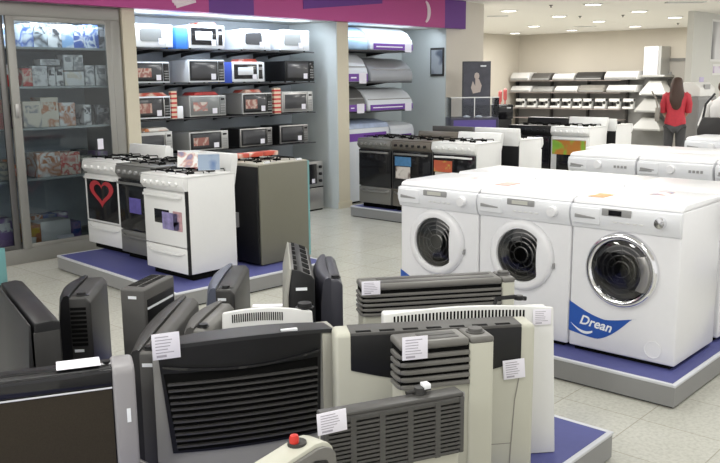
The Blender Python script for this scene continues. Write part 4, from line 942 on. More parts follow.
def microwave(lb, l, r, top, row, body_m, door_m, win_m, style, depth=.36, panel_m=None, tag_=True, side_m=None, pos='x'):
    a = at_y(l, top, MY).x; b = at_y(r, top, MY).x; W = b-a; z0 = RZ[row]; zt_ = at_y(r, top, MY).z; H = zt_-z0-.012
    t = thing('microwave_oven', lb, 'microwave', ((a+b)/2, MY+depth/2, z0), 0, 'microwave ovens on the %s shelf' % nth[row])
    f = -depth/2; zb = .012
    bx(-W/2+.004, W/2-.004, f+.02, depth/2, zb, H+zb-.004).build('casing', side_m or body_m, t, bevel=.005)
    bx(-W/2, W/2, f, f+.022, zb, H+zb).build('front_frame', body_m, t, bevel=.004)
    fm = MB()
    for sx in (-1, 1):
        for sy in (-1, 1): fm.lathe([(.012, 0), (.012, zb)], (sx*(W/2-.04), sy*(depth/2-.05), 0), 'z', 10)
    fm.build('feet', BLACK, t)
    wx0, wx1, wz0, wz1 = -W/2+.07*W, W/2-.24*W, zb+.17*H, zb+.86*H
    if style == 'round':      # white door with a rounded dark window
        n_ = 5; P_ = []
        x0_, x1_, z0_, z1_ = -W/2+.13*W, W/2-.30*W, zb+.24*H, zb+.80*H; r_ = .03
        for cx, cz, a0_ in ((x1_-r_, z1_-r_*.6, 0), (x0_+r_, z1_-r_*1.0, PI/2), (x0_+r_, z0_+r_, PI), (x1_-r_, z0_+r_, 1.5*PI)):
            for q_ in range(n_): an = a0_+q_*PI/2/(n_-1); P_.append((cx+r_*math.cos(an), cz+r_*math.sin(an)))
        MB().prism(P_, f-.004, f+.002, 'y').build('window', win_m, t, smooth=False)
        bx(W/2-.16*W, W/2-.05*W, f-.003, f+.002, zb+.70*H, zb+.76*H).build('badge', GREYP, t)
        bx(W/2-.215*W, W/2-.21*W, f-.001, f+.002, zb+.05*H, zb+.95*H).build('door_gap', GREYP, t)
        cpx = None
    elif style == 'frame':    # white front with thick black frame and white centre
        bx(-W/2+.05*W, W/2-.06*W, f-.003, f+.002, zb+.14*H, zb+.88*H).build('door_band', door_m, t, bevel=.003)
        bx(-W/2+.17*W, W/2-.36*W, f-.006, f, zb+.34*H, zb+.72*H).build('window', win_m, t, bevel=.004)
        bx(W/2-.24*W, W/2-.20*W, f-.012, f, zb+.14*H, zb+.88*H).build('handle', body_m, t, bevel=.003)
        bx(W/2-.185*W, W/2-.075*W, f-.005, f, zb+.6*H, zb+.75*H).build('control_panel', GREYP, t)
    else:
        dr = bx(-W/2+.03*W, W/2-.20*W, f-.008, f+.002, zb+.07*H, zb+.94*H).build('door', door_m, t, bevel=.003)
        bx(wx0, wx1, f-.010, f-.004, wz0, wz1).build('window', winD if win_m is foodw else (winG if win_m is foodg else win_m), dr, bevel=.002)
        if win_m in (foodw, foodg): bx(wx0+.02*W, wx0+.40*W, f-.0115, f-.0095, wz0+.02, wz0+.52*H).build('food_picture', win_m, dr)
        cp = bx(W/2-.18*W, W/2-.02*W, f-.006, f+.002, zb+.07*H, zb+.94*H).build('control_panel', panel_m or BLACK, t, bevel=.002)
        m = MB()
        for i in range(4):
            for j in range(3): m.box(W/2-.155*W+j*.042*W, W/2-.155*W+(j*.042+.028)*W, f-.008, f-.005, zb+(.16+.12*i)*H, zb+(.22+.12*i)*H)
        m.build('buttons', GREYP, cp); bx(W/2-.15*W, W/2-.05*W, f-.008, f-.005, zb+.76*H, zb+.86*H).build('display', BLACKG, cp)
        if style == 'bar': bx(W/2-.225*W, W/2-.195*W, f-.025, f-.006, zb+.15*H, zb+.85*H).build('handle', STEEL, dr, bevel=.003)
    if tag_: bx(W/2-.40*W, W/2-.27*W, f-.014, f-.012, zb+.12*H, zb+.38*H).build('price_card', PAPER, t)
    return t
winD = mat('microwave_window', (.06, .06, .065), .15); winG = mat('grey_window', (.20, .21, .21), .2)
foodw = blotch('food_photo', [(.12, .08, .07), (.35, .10, .08), (.55, .45, .38), (.30, .12, .1)], 26)
foodg = blotch('food_photo_grey', [(.22, .22, .22), (.25, .24, .24), (.27, .26, .25), (.45, .16, .14), (.6, .55, .5)], 18)
MWW = mat('microwave_white', (.74, .77, .82), .35); MWS = mat('microwave_silver', (.45, .45, .44), .35, metal=.4)
microwave('white microwave with rounded window at the left end of the top shelf', 134, 172, 25, 0, MWW, MWW, winG, 'round')
microwave('white microwave with thick black door frame, second on the top shelf', 188.7, 224, 26, 0, MWW, BLACKG, MWW, 'frame')
microwave('white microwave with square black window, third on the top shelf', 241, 270, 30, 0, MWW, MWW, winD, 'round')
microwave('white microwave with rounded grey window at the right end of the top shelf', 280, 309, 31, 0, MWW, MWW, winG, 'round')
microwave('white microwave with food picture in its window, left end of the second shelf', 133, 169, 62, 1, MWW, BLACK, foodw, 'std')
microwave('white framed microwave with dark window and keypad, second on the second shelf', 188, 224, 60, 1, MWW, BLACK, winD, 'std', panel_m=DGREY)
microwave('white microwave with curved black band and blue carton behind it, third on the second shelf', 232, 264, 62, 1, MWW, BLACKG, MWW, 'frame')
microwave('all black microwave at the right end of the second shelf', 285, 314, 61, 1, BLACK, BLACK, winD, 'std', panel_m=BLACKG)
microwave('white microwave with food picture under red packs, left end of the third shelf', 133, 170, 96, 2, MWW, BLACK, foodw, 'bar')
microwave('silver microwave with grey food picture, second on the third shelf', 189, 225.5, 95, 2, MWS, winG, foodg, 'std', panel_m=winG)
microwave('silver microwave with round food picture, third on the third shelf', 242, 272, 92.5, 2, MWS, BLACK, foodw, 'std')
microwave('steel framed microwave with dark window, right end of the third shelf', 282, 312.6, 91, 2, MWS, STEEL, winD, 'std', panel_m=MWS)
microwave('pale grey microwave partly hidden by a white pack, left end of the fourth shelf', 134, 172, 131, 3, MWS, MWS, winD, 'bar', panel_m=MWS)
microwave('silver microwave with red food picture, second on the fourth shelf', 189, 228, 130, 3, MWS, BLACK, foodw, 'std', panel_m=MWS)
microwave('black microwave with steel keypad, third on the fourth shelf', 240, 272, 127, 3, STEEL, BLACK, winD, 'std', panel_m=DSTEEL, side_m=BLACK)
microwave('black microwave with steel keypad at the right end of the fourth shelf', 280, 308, 124, 3, STEEL, BLACK, winD, 'std', panel_m=DSTEEL, side_m=BLACK)
# cartons standing behind or between the microwaves
def shelf_box(lb, nm, l, r, t_, b_, Y, dep, m_, z0=None, cat='carton'):
    a, c = at_y(l, b_, Y), at_y(r, t_, Y); z = a.z if z0 is None else z0
    o = tag(bx(0, c.x-a.x, 0, dep, 0, c.z-z).build(nm, m_, bevel=.002), lb, cat); o.location = (a.x, Y, z); return o
shelf_box('bright blue carton between the two left microwaves on the top shelf', 'carton', 176.5, 187, 28, 49, 5.76, .3, MWBLUE, RZ[0]+.001)
shelf_box('bright blue carton left of the curved-band microwave on the second shelf', 'carton', 225, 231.5, 62, 82, 5.76, .3, mat('deep_blue_carton', (.03, .08, .5), .5), RZ[1]+.001)
rs = mat('red_print', (.5, .04, .04), .5, noise=.6, nscale=30); rw = blotch('red_white_print', [(.6, .05, .04), (.75, .6, .5), (.55, .08, .05)], 14)
def topz(row, top_px, r): return at_y(r, top_px, MY).z
for (lb, l, r, row, tp, m_) in (('flat red pack lying on the left microwave of the third shelf', 136, 168, 2, 96, rw), ('flat red pack lying on the silver microwave of the third shelf', 193, 219, 2, 95, rs), ('thin red pack lying on the third microwave of the third shelf', 244, 262, 2, 92.5, rw),
    ('small white and red pack lying on the black-framed microwave of the top shelf', 203, 220, 0, 26, rw), ('small white and red pack lying on the curved-band microwave', 243, 259, 1, 62, rw), ('orange and white pack lying on the left microwave of the fourth shelf', 142, 168, 3, 131, blotch('orange_pack', [(.75, .72, .68), (.65, .2, .05), (.8, .78, .75)], 14))):
    z = topz(row, tp, r)+.0005; Y = MY+.05; a, c = at_y(l, 100, Y), at_y(r, 100, Y)
    o = tag(MB().prism([(0, 0), (c.x-a.x, 0), ((c.x-a.x)*.85, .035), ((c.x-a.x)*.12, .032)], 0, .2, 'y').build('flat_pack', m_, bevel=.002), lb, 'packet'); o.location = (a.x, Y, z)
def ribbon(lb, l, r, t_, row):
    a, c = at_y(l, t_, MY+.02), at_y(r, t_, MY+.02); w_ = c.x-a.x; h = c.z-RZ[row]
    o = thing('striped_sleeve', lb, 'packet', ((a.x+c.x)/2, MY+.04, RZ[row]), 0)
    bx(-w_/2, w_/2, -.02, .02, 0, h).build('sleeve', mat('sleeve_cream', (.75, .6, .45), .5) if 'sleeve_cream' not in bpy.data.materials else bpy.data.materials['sleeve_cream'], o)
    for k in range(6): bx(-w_/2-.001, w_/2+.001, -.0215, .0215, h*(k+.2)/6, h*(k+.62)/6).build('stripe', bpy.data.materials['red_print'], o)
ribbon('orange and red striped packet right of the left microwave on the third shelf', 171, 176.5, 91, 2); ribbon('red striped packet between the two right microwaves on the third shelf', 274, 280.5, 88, 2)
shelf_box('small white card box beside the striped packet on the third shelf', 'small_box', 178, 183, 106, 119, 5.76, .04, STW, RZ[2]+.001)
shelf_box('white flat carton before the left microwave of the fourth shelf', 'carton', 141, 173, 148, 162, 5.60, .14, WHITE2, None).location.z += 0
# low packs on the bottom shelf seen above the olive cooker
for i, (l, r, t_, lb) in enumerate(((245, 258, 152, 'red and white low pack, left one behind the olive cooker'), (259, 273, 151, 'red and white low pack, middle one behind the olive cooker'), (274, 288, 150.5, 'red and white low pack, right one behind the olive cooker'))):
    p = at_z(l, 160, PL+.87); q2 = at_z(r, 160, PL+.87)
    Y = 3.95
    a, c = at_y(l, 161, Y), at_y(r, t_, Y)
    o = tag(bx(0, c.x-a.x, 0, .09, 0, .035).build('flat_pack', rw, bevel=.002), lb, 'packet', 'red and white packs on the olive cooker'); o.location = (.29+i*.15, 3.78, PL+.848)
# built-in oven stack on the floor at the right end of the recess
a, b = at_y(300, 200, 5.72), at_y(323.7, 205, 5.72)
t = thing('oven_stack', 'small steel oven with three black knobs, on the floor at the recess end', 'oven', ((a.x+b.x)/2+.0, 5.72+.25, 0)); W = b.x-a.x; 
zA, zB, zC = .0, at_y(320, 186, 5.72).z, at_y(323, 160.5, 5.72).z
bx(-W/2, W/2, -.25, .25, .02, zB-.015).build('drawer_unit', STEEL, t, bevel=.004)
ov = bx(-W/2, W/2, -.25, .25, zB, zC).build('oven_body', STEEL, t, bevel=.004)
bx(-W/2+.04, W/2-.12, -.262, -.25, zB+.04, zC-.03).build('door_window', BLACKG, ov)
for k in range(3): MB().lathe([(.020, -.25), (.018, -.272), (0, -.274)], (W/2-.055, 0, zB+.07+k*.085), 'y', 16).build('knob', BLACK, ov)
bx(-W/2+.20, W/2-.16, -.266, -.262, zB+.05, zB+.10).build('price_card', PAPER, ov)
bx(-W/2+.01, W/2-.01, -.24, .24, 0, .02).build('plinth', DEEP, t); bx(-W/2, W/2, -.252, -.24, zB-.014, zB-.002).build('shadow_gap', DEEP, t)
# ------------------------------------------------------------------ second recess: rounded white appliances with purple strips
purl = mat('purple_label', (.16, .05, .34), .5)
def hump(lb, l, r, t_, b_, m_, Y=5.72, glass_=False, strip=True, skin=None):
    a = at_y(l, b_, Y); c = at_y(r, t_, Y); W = c.x-a.x; H = at_y(l, t_, Y).z-a.z
    zb = min([at_y(392, q, 5.72).z for q in (50.5, 81.5, 110)], key=lambda v: abs(v-a.z))
    o = thing('rounded_appliance', lb, 'appliance', ((a.x+c.x)/2, Y+.25, zb), 0, 'rounded appliances in the second recess')
    prof = [(-.25, 0), (.25, 0), (.25, H*.97), (.10, H), (-.05, H*.93), (-.16, H*.74), (-.23, H*.46), (-.25, H*.30)]
    MB().prism(prof, -W/2, W/2).build('casing', m_, o, bevel=.02, seg=3)
    MB().bar([(-W/2+.03, -.215, H*.50), (W/2-.03, -.215, H*.50)], .03, .012).build('front_lip', GREYP, o)
    if strip:
        s_ = bx(-W/2+.05, W/2-.02, -.262, -.25, H*.02, H*.27).build('label_strip', purl, o)
        bx(-W/2+.09, W/2-.24, -.264, -.262, H*.12, H*.165).build('strip_print', STW, s_); bx(W/2-.19, W/2-.05, -.265, -.262, -.02, H*.3).build('price_card', PAPER, s_)
    return o
hw = mat('appliance_white', (.62, .65, .69), .3); hg = mat('appliance_grey', (.28, .29, .31), .3)
hump('white rounded appliance with purple strip, top right in the second recess', 371, 413, 25, 50, hw)
hump('smoke grey rounded appliance, middle right in the second recess', 371, 413, 55.5, 80, hg, strip=False)
hump('white rounded appliance with purple strip, lower right in the second recess', 368, 413, 86, 109, hw)
hump('blue and white rounded appliance, top left in the second recess', 345.5, 368, 24, 49, mat('blue_white', (.35, .52, .75), .3, noise=.4, nscale=4), strip=False)
hump('white rounded appliance with purple strip, middle left in the second recess', 345.5, 368, 56, 87, hw)
hump('dark rounded appliance with purple strip, lower left in the second recess', 345.5, 366, 91, 118, mat('dark_hump', (.10, .10, .10), .3))
for i, (l, r, y) in enumerate(((345.5, 413, 50.5), (345.5, 413, 82), (345.5, 413, 111))):
    a = at_y(l, y, 5.72); c = at_y(r, y, 5.72); z = [at_y(392, 50.5, 5.72).z, at_y(392, 81.5, 5.72).z, at_y(392, 110, 5.72).z][i]
    t = thing('wall_shelf', 'dark wall shelf under the %s rounded appliances of the second recess' % ['upper', 'middle', 'lower'][i], 'shelf', ((a.x+c.x)/2, 6.1, z-.003), 0)
    w_ = c.x-a.x; bx(-w_/2, w_/2, -.36, .30, -.015, 0).build('board', SHELFM, t)
    for k in (-.35, .35): MB().prism([(-.1, -.015), (.30, -.015), (.30, -.06)], k*w_, k*w_+.015, 'x').build('bracket', BLACK, t)
# low appliances at its foot
def low(lb, l, r, t_, m_, Y, h, ztop, m2=None):
    a, c = at_y(l, t_, Y), at_y(r, t_, Y); W = c.x-a.x
    o = thing('laundry_machine', lb, 'appliance', ((a.x+c.x)/2, Y+.25, 0), 0)
    bx(-W/2, W/2, -.25, .25, .03, ztop-.10).build('casing', m_, o, bevel=.01); bx(-W/2+.03, W/2-.03, -.2, .2, 0, .03).build('base', DEEP, o)
    MB().prism([(-.25, ztop-.10), (-.22, ztop-.04), (0, ztop), (.25, ztop), (.25, ztop-.10)], -W/2, W/2).build('lid', m2 or m_, o, bevel=.008)
    bx(-W/2+.04, W/2-.06, -.254, -.25, ztop-.26, ztop-.16).build('label_strip', purl, o)
low('blue-lidded low machine at the foot of the second recess', 347, 389, 122, hw, 5.72, .5, at_y(370, 119, 5.95).z, mat('pale_blue_lid', (.35, .42, .58), .3, noise=.4, nscale=8))
low('white low machine right of the blue-lidded one at the recess foot', 391, 414, 122, hw, 5.72, .5, at_y(400, 121, 5.95).z)

# framed picture on the recess side wall
p0, p1 = at_x(431, 48, 5.63), at_x(444, 76, 5.63)
o = thing('wall_picture', 'small dark upright picture hanging on the side wall of the second recess', 'picture', (5.632, (p0.y+p1.y)/2, (p0.z+p1.z)/2), -PI/2)
w_, h = abs(p0.y-p1.y), abs(p0.z-p1.z)
bx(-w_/2, w_/2, -.018, 0, -h/2, h/2).build('frame', DGREY, o, bevel=.003); bx(-w_/2+.02, w_/2-.02, -.022, -.016, -h/2+.03, h/2-.03).build('picture', blotch('dark_photo', [(.05, .06, .09), (.10, .12, .16), (.35, .38, .42)], 7), o)

# ------------------------------------------------------------------ counter and standing poster
def face_thing(px, py, depth): return CAM+ray(px, py)*depth
dep = 11.1
cc = face_thing(470, 125, dep); thd = YAW-PI/2+.0
thp = -.78
Ym = cc.y
t = thing('display_counter', 'dark blue counter with clear acrylic case in front of the poster', 'counter', (cc.x, cc.y, 0), thp)
z1 = face_thing(470, 117, dep).z; z2 = face_thing(470, 97, dep).z
bx(-.30, .34, -.22, .22, 0, z1).build('body', mat('counter_dark', (.02, .018, .05), .3), t, bevel=.01)
bx(-.26, .30, -.235, -.22, z1-.20, z1-.03).build('front_panel', mat('violet_panel', (.10, .07, .28), .4), t)
ac = MB().box(-.30, .34, -.22, -.212, z1, z2).box(-.30, -.292, -.212, .2, z1, z2).box(.332, .34, -.212, .2, z1, z2).build('acrylic_case', CLEAR, t, smooth=False)
MB().box(-.30, .34, -.226, -.214, z2-.006, z2+.006).box(0.01, .02, -.226, -.214, z1, z2).build('case_edge', WHITE2, ac)
for x in (-.06, .10):
    o = tag(MB().lathe([(.045, 0), (.05, .012), (.02, .025), (0, .028)], n=16).build('small_device', STW), 'small pale gadget in the acrylic case, %s one' % ('left' if x < 0 else 'right'), 'gadget', 'gadgets in the acrylic case')
    o.location = Vector((cc.x, cc.y, z1)) + Matrix.Rotation(thp, 3, 'Z') @ Vector((x, -.08, .001))
pc_ = face_thing(476, 125, 11.6)
zt1, zb1 = face_thing(476, 61.5, 11.6).z, face_thing(476, 119, 11.6).z
wq = 28*11.6/FPX
t = thing('poster_board', 'tall dark poster board with a pale seated figure above the counter', 'poster', (pc_.x, pc_.y, 0), thp)
bx(-wq/2, wq/2, 0, .05, .0, zt1).build('board', mat('poster_black', (.025, .025, .035), .35), t, bevel=.003)
bx(-wq/2+.012, wq/2-.012, -.004, 0, zt1-.60, zt1-.012).build('print', mat('poster_ink', (.06, .06, .08), .4, noise=.5, nscale=9), t)
fg = MB().lathe([(0, -.045), (.03, -.03), (.036, 0), (.028, .035), (0, .048)], (0, -.006, zt1-.20), 'z', 16).xf(Matrix.Translation((0, -.006, 0)) @ Matrix.Scale(.05, 4, (0, 1, 0)))
fg.prism([(-.02, zt1-.23), (.03, zt1-.24), (.07, zt1-.33), (.05, zt1-.42), (-.05, zt1-.44), (-.08, zt1-.36), (-.055, zt1-.27), (-.02, zt1-.34)], -.008, -.004, 'y')
fg.build('figure', mat('poster_pale', (.50, .42, .38), .5), t, smooth=False)
bx(.05, .13, -.007, -.004, zt1-.075, zt1-.055).build('printed_mark', STW, t); bx(-.11, -.0, -.007, -.004, zt1-.50, zt1-.485).build('printed_line', GREYP, t)
# dark machine and red stands beside it
p = face_thing(503, 118, 12.4)
z_ = face_thing(505, 104, 12.4).z
t = thing('coffee_machine', 'black small machine on a stand right of the poster board', 'appliance', (p.x, p.y, 0), thp)
bx(-.17, .10, -.15, .15, 0, z_-.22).build('stand', BLACK, t, bevel=.01); bx(-.19, .12, -.15, .15, z_-.22, z_).build('body', BLACKG, t, bevel=.02); bx(.02, .08, -.155, -.15, z_-.06, z_-.04).build('display', STW, t)
for k, (px, hh) in enumerate(((500, 90), (505, 88))):
    p = face_thing(px, 105, 13.4); zz1 = face_thing(px, hh, 13.4).z; 
    o = tag(MB().lathe([(.035, 0), (.035, .02), (.012, .03), (.012, zz1-.2), (.03, zz1-.18), (.03, zz1-.03), (0, zz1)], n=14).build('red_stand', mat('pinkish_red', (.6, .12, .12), .5) if k == 0 else bpy.data.materials['pinkish_red']), 'slim red stand behind the black machine, %s one' % ('left' if k == 0 else 'right'), 'stand', 'slim red stands'); o.location = (p.x, p.y, 0)

# ------------------------------------------------------------------ far shelves with hoods
XS = BX-.55
bk = mat('far_rack_grey', (.27, .27, .265), .5)
y_l, y_r = at_x(509, 90, XS).y, at_x(662, 90, XS).y
rk = thing('wall_rack', 'long grey wall rack with shelves of cooker hoods along the back wall', 'rack', (BX-.30, (y_l+y_r)/2, 0), -PI/2)
wl = (y_l-y_r)
bx(-wl/2, wl/2, .22, .27, 0, at_x(560, 73.5, XS+.5).z).build('back_panel', bk, rk)
ZR = [at_x(560, 80, XS).z, at_x(560, 92, XS).z, at_x(560, 108, XS).z, at_x(560, 118, XS).z]
for z in ZR: bx(-wl/2, wl/2-(1.0 if z < 9 else 0), -.25, .22, z-.025, z-.01).build('shelf', mat('rack_shelf', (.40, .34, .33), .5) if z is ZR[0] else bpy.data.materials['rack_shelf'], rk)
for k in range(5): x = -wl/2+wl*k/4; bx(x-.02, x+.02, .12, .22, 0, ZR[0]).build('upright', MGREY, rk)
def farobj(nm, lb, cat, l, r, t_, z0, m_, prof='slab', grp=None, X=XS-.02, dep=.42):
    a, c = at_x(l, t_, X), at_x(r, t_, X); W = a.y-c.y; H = max(.04, at_x((l+r)/2, t_, X).z-z0)
    o = thing(nm, lb, cat, (X+dep/2, (a.y+c.y)/2, z0), -PI/2, grp)
    return o, W, H
def hood_flat(lb, l, r, t_, row, m_, m2=None):
    o, W, H = farobj('cooker_hood', lb, 'cooker hood', l, r, t_, ZR[row], m_, grp='flat hoods on the %s far shelf' % ('top' if row == 0 else 'second'))
    MB().prism([(-.21, 0), (.21, 0), (.21, H), (-.10, H), (-.21, H*.45)], -W/2+.01, W/2-.01).build('casing', m_, o, bevel=.015)
    bx(-W/2+.03, W/2-.03, -.216, -.205, H*.05, H*.25).build('control_strip', m2 or GREYP, o)
for i, (l, r, t_, m_) in enumerate(((510, 529, 72.5, WHITE2), (531, 550, 73, DSTEEL), (552, 574, 73.5, WHITE2), (575, 602, 72, DGREY), (604, 638, 71, WHITE2))):
    hood_flat(['pale flat cooker hood at the left end of the far top shelf', 'steel and black cooker hood second on the far top shelf', 'white slim hood third on the far top shelf', 'dark wide hood fourth on the far top shelf', 'large white rounded hood at the right of the far top shelf'][i], l, r, t_, 0, m_)
for i, (l, r, t_, m_) in enumerate(((510, 530, 86, WHITE2), (531, 552, 86.5, MWS), (554, 577, 86, WHITE2), (578, 604, 85, TAUPE), (606, 636, 85, WHITE2))):
    hood_flat(['white flat hood at the left end of the far second shelf', 'silver flat hood second on the far second shelf', 'white flat hood third on the far second shelf', 'brownish flat hood fourth on the far second shelf', 'white slanted hood at the right of the far second shelf'][i], l, r, t_, 1, m_)
POS = ['first', 'second', 'third', 'fourth', 'fifth', 'sixth', 'seventh', 'eighth', 'ninth', 'tenth']
for i, l in enumerate((514, 525.5, 537, 549, 560, 571, 581, 593, 607, 621)):
    r = l+10.5 if i < 7 else l+12.5
    o, W, H = farobj('sewing_machine', 'white sewing machine, %s from the left on the far third shelf' % POS[i], 'sewing machine', l, r, 98.5, ZR[2], WHITE2, grp='sewing machines on the far third shelf', dep=.2)
    MB().box(-W/2+.02, W/2-.02, -.08, .08, 0, H*.22).box(W/2-W*.30, W/2-.02, -.06, .06, H*.22, H*.98).box(-W/2+.03, W/2-.02, -.055, .055, H*.66, H*.98).build('body', WHITE2, o, bevel=.01)
    bx(-W/2+.06, -W/2+.10, -.03, .03, H*.3, H*.66).build('needle_head', BLACK, o); MB().lathe([(H*.16, -.062), (H*.14, -.075), (0, -.076)], (W/2-W*.16, 0, H*.6), 'y', 14).build('dial', DGREY, o)
# chimney hoods at the right end
def pyramid_hood(lb, l, r, t_, b_, m_, chimney=None):
    X = XS-.05; a, c = at_x(l, b_, X), at_x(r, b_, X); W = a.y-c.y; z0 = a.z; H = at_x((l+r)/2, t_, X).z-z0
    o = thing('chimney_hood', lb, 'cooker hood', (X+.25, (a.y+c.y)/2, z0), -PI/2, 'pyramid hoods at the right of the far rack')
    w2 = W*.22
    lo = [(-W/2, -.25, 0), (W/2, -.25, 0), (W/2, .25, 0), (-W/2, .25, 0)]; l2 = [(x, y, .04) for x, y, z in lo]; up = [(-w2, -.12, H), (w2, -.12, H), (w2, .2, H), (-w2, .2, H)]
    MB().loops([lo, l2, up], True).add(lo, [(3, 2, 1, 0)]).build('canopy', m_, o, smooth=False)
    bx(-W/2+.05, W/2-.05, -.253, -.25, .008, .032).build('control_strip', GREYP, o)
    if chimney:
        zt_ = at_x(652, chimney, X).z-z0
        bx(-w2*1.35, w2*1.35, -.13, .2, H, zt_).build('duct', WHITE2, o, bevel=.004)
    return o
o = pyramid_hood('white pyramid hood, upper of the three at the right of the far rack', 639, 665, 81, 95, WHITE2)
pyramid_hood('silver pyramid hood, middle of the three at the right of the far rack', 634, 661, 99, 112, MWS)
pyramid_hood('silver pyramid hood, lowest of the three at the right of the far rack', 631, 660, 118, 130, MWS)
a, c = at_x(643, 75, XS-.05), at_x(661, 46, XS-.05); W = a.y-c.y; H = c.z-a.z
t = thing('hood_duct', 'tall white square hood duct on the far back wall', 'hood duct', (XS+.2, (a.y+c.y)/2, a.z), -PI/2)
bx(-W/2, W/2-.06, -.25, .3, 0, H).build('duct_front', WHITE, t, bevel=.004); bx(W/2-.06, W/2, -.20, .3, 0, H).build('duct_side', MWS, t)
bx(-W/2-.05, W/2+.12, -.27, .3, -.05, 0).build('canopy', MWS, t, bevel=.005)

# right wall: posters, printer on a grey cabinet
def wall_poster(lb, l, r, t_, b_, m_, fr):
    a, c = at_y(l, t_, 3.94), at_y(r, b_, 3.94)
    o = thing('wall_poster', lb, 'poster', ((a.x+c.x)/2, 3.945, (a.z+c.z)/2)); w_, h = c.x-a.x, a.z-c.z
    # this wall faces the camera side
    bx(-w_/2, w_/2, .0, .005, -h/2, h/2).build('sheet', fr, o); bx(-w_/2+.03, w_/2-.03, -.003, 0, -h/2+.04, h/2-.04).build('print', m_, o)

wall_poster('pale wall poster with dark figure, cut by the right photo edge', 713, 735, 19, 62, blotch('poster_grey', [(.55, .55, .55), (.15, .15, .15), (.65, .65, .66)], 2.2), WHITE2)
wall_poster('small white and purple notice under the pale poster at the right edge', 713, 735, 64, 75, blotch('purple_notice', [(.55, .5, .62), (.25, .08, .35), (.7, .66, .74)], 3), WHITE2)
a, b = at_y(699, 97, 3.6), at_y(717, 97, 3.6)
t = thing('side_cabinet', 'grey low cabinet against the right wall carrying a white machine', 'cabinet', ((a.x+b.x)/2, 3.78, 0)); W = b.x-a.x
bx(-W/2, W/2, -.17, .16, 0, a.z).build('body', mat('side_cabinet_grey', (.22, .22, .22), .5), t, bevel=.006)
bx(-W/2+.02, W/2-.02, -.176, -.17, .08, a.z-.05).build('door', mat('side_cabinet_door', (.20, .20, .20), .5), t)
zc2 = at_y(705, 82, 3.6).z
t2 = thing('printer', 'white desktop machine standing on the grey cabinet at the right wall', 'printer', ((a.x+b.x)/2, 3.76, a.z))
MB().prism([(-.15, 0), (.15, 0), (.15, zc2-a.z), (-.05, (zc2-a.z)), (-.15, (zc2-a.z)*.55)], -W*.42, W*.40).build('casing', WHITE2, t2, bevel=.02)
bx(-W*.2, W*.1, -.155, -.13, .12, .2).build('control_panel', GREYP, t2); bx(-.08, .08, -.04, -.02, zc2-a.z, zc2-a.z+.08).build('paper_stack', mat('violet_paper', (.5, .45, .65), .5), t2)

# ------------------------------------------------------------------ people
def skin(name, pts, edges, m_, parent, sub=2):
    me = bpy.data.meshes.new('tmp'); me.from_pydata([p[:3] for p in pts], edges, [])
    o = bpy.data.objects.new('tmp', me); COL.objects.link(o)
    md = o.modifiers.new('s', 'SKIN'); md.use_smooth_shade = True; sd = o.modifiers.new('d', 'SUBSURF'); sd.levels = sub; sd.render_levels = sub
    for i, p in enumerate(pts):
        me.skin_vertices[0].data[i].radius = (p[3], p[4] if len(p) > 4 else p[3]); me.skin_vertices[0].data[i].use_root = (i == 0)
    dg = bpy.context.evaluated_depsgraph_get(); n_ = bpy.data.meshes.new_from_object(o.evaluated_get(dg)); bpy.data.objects.remove(o)
    n_.name = name; n_.materials.clear(); n_.materials.append(m_)
    for p in n_.polygons: p.use_smooth = True
    ob = bpy.data.objects.new(name, n_); COL.objects.link(ob); ob.parent = parent; return ob
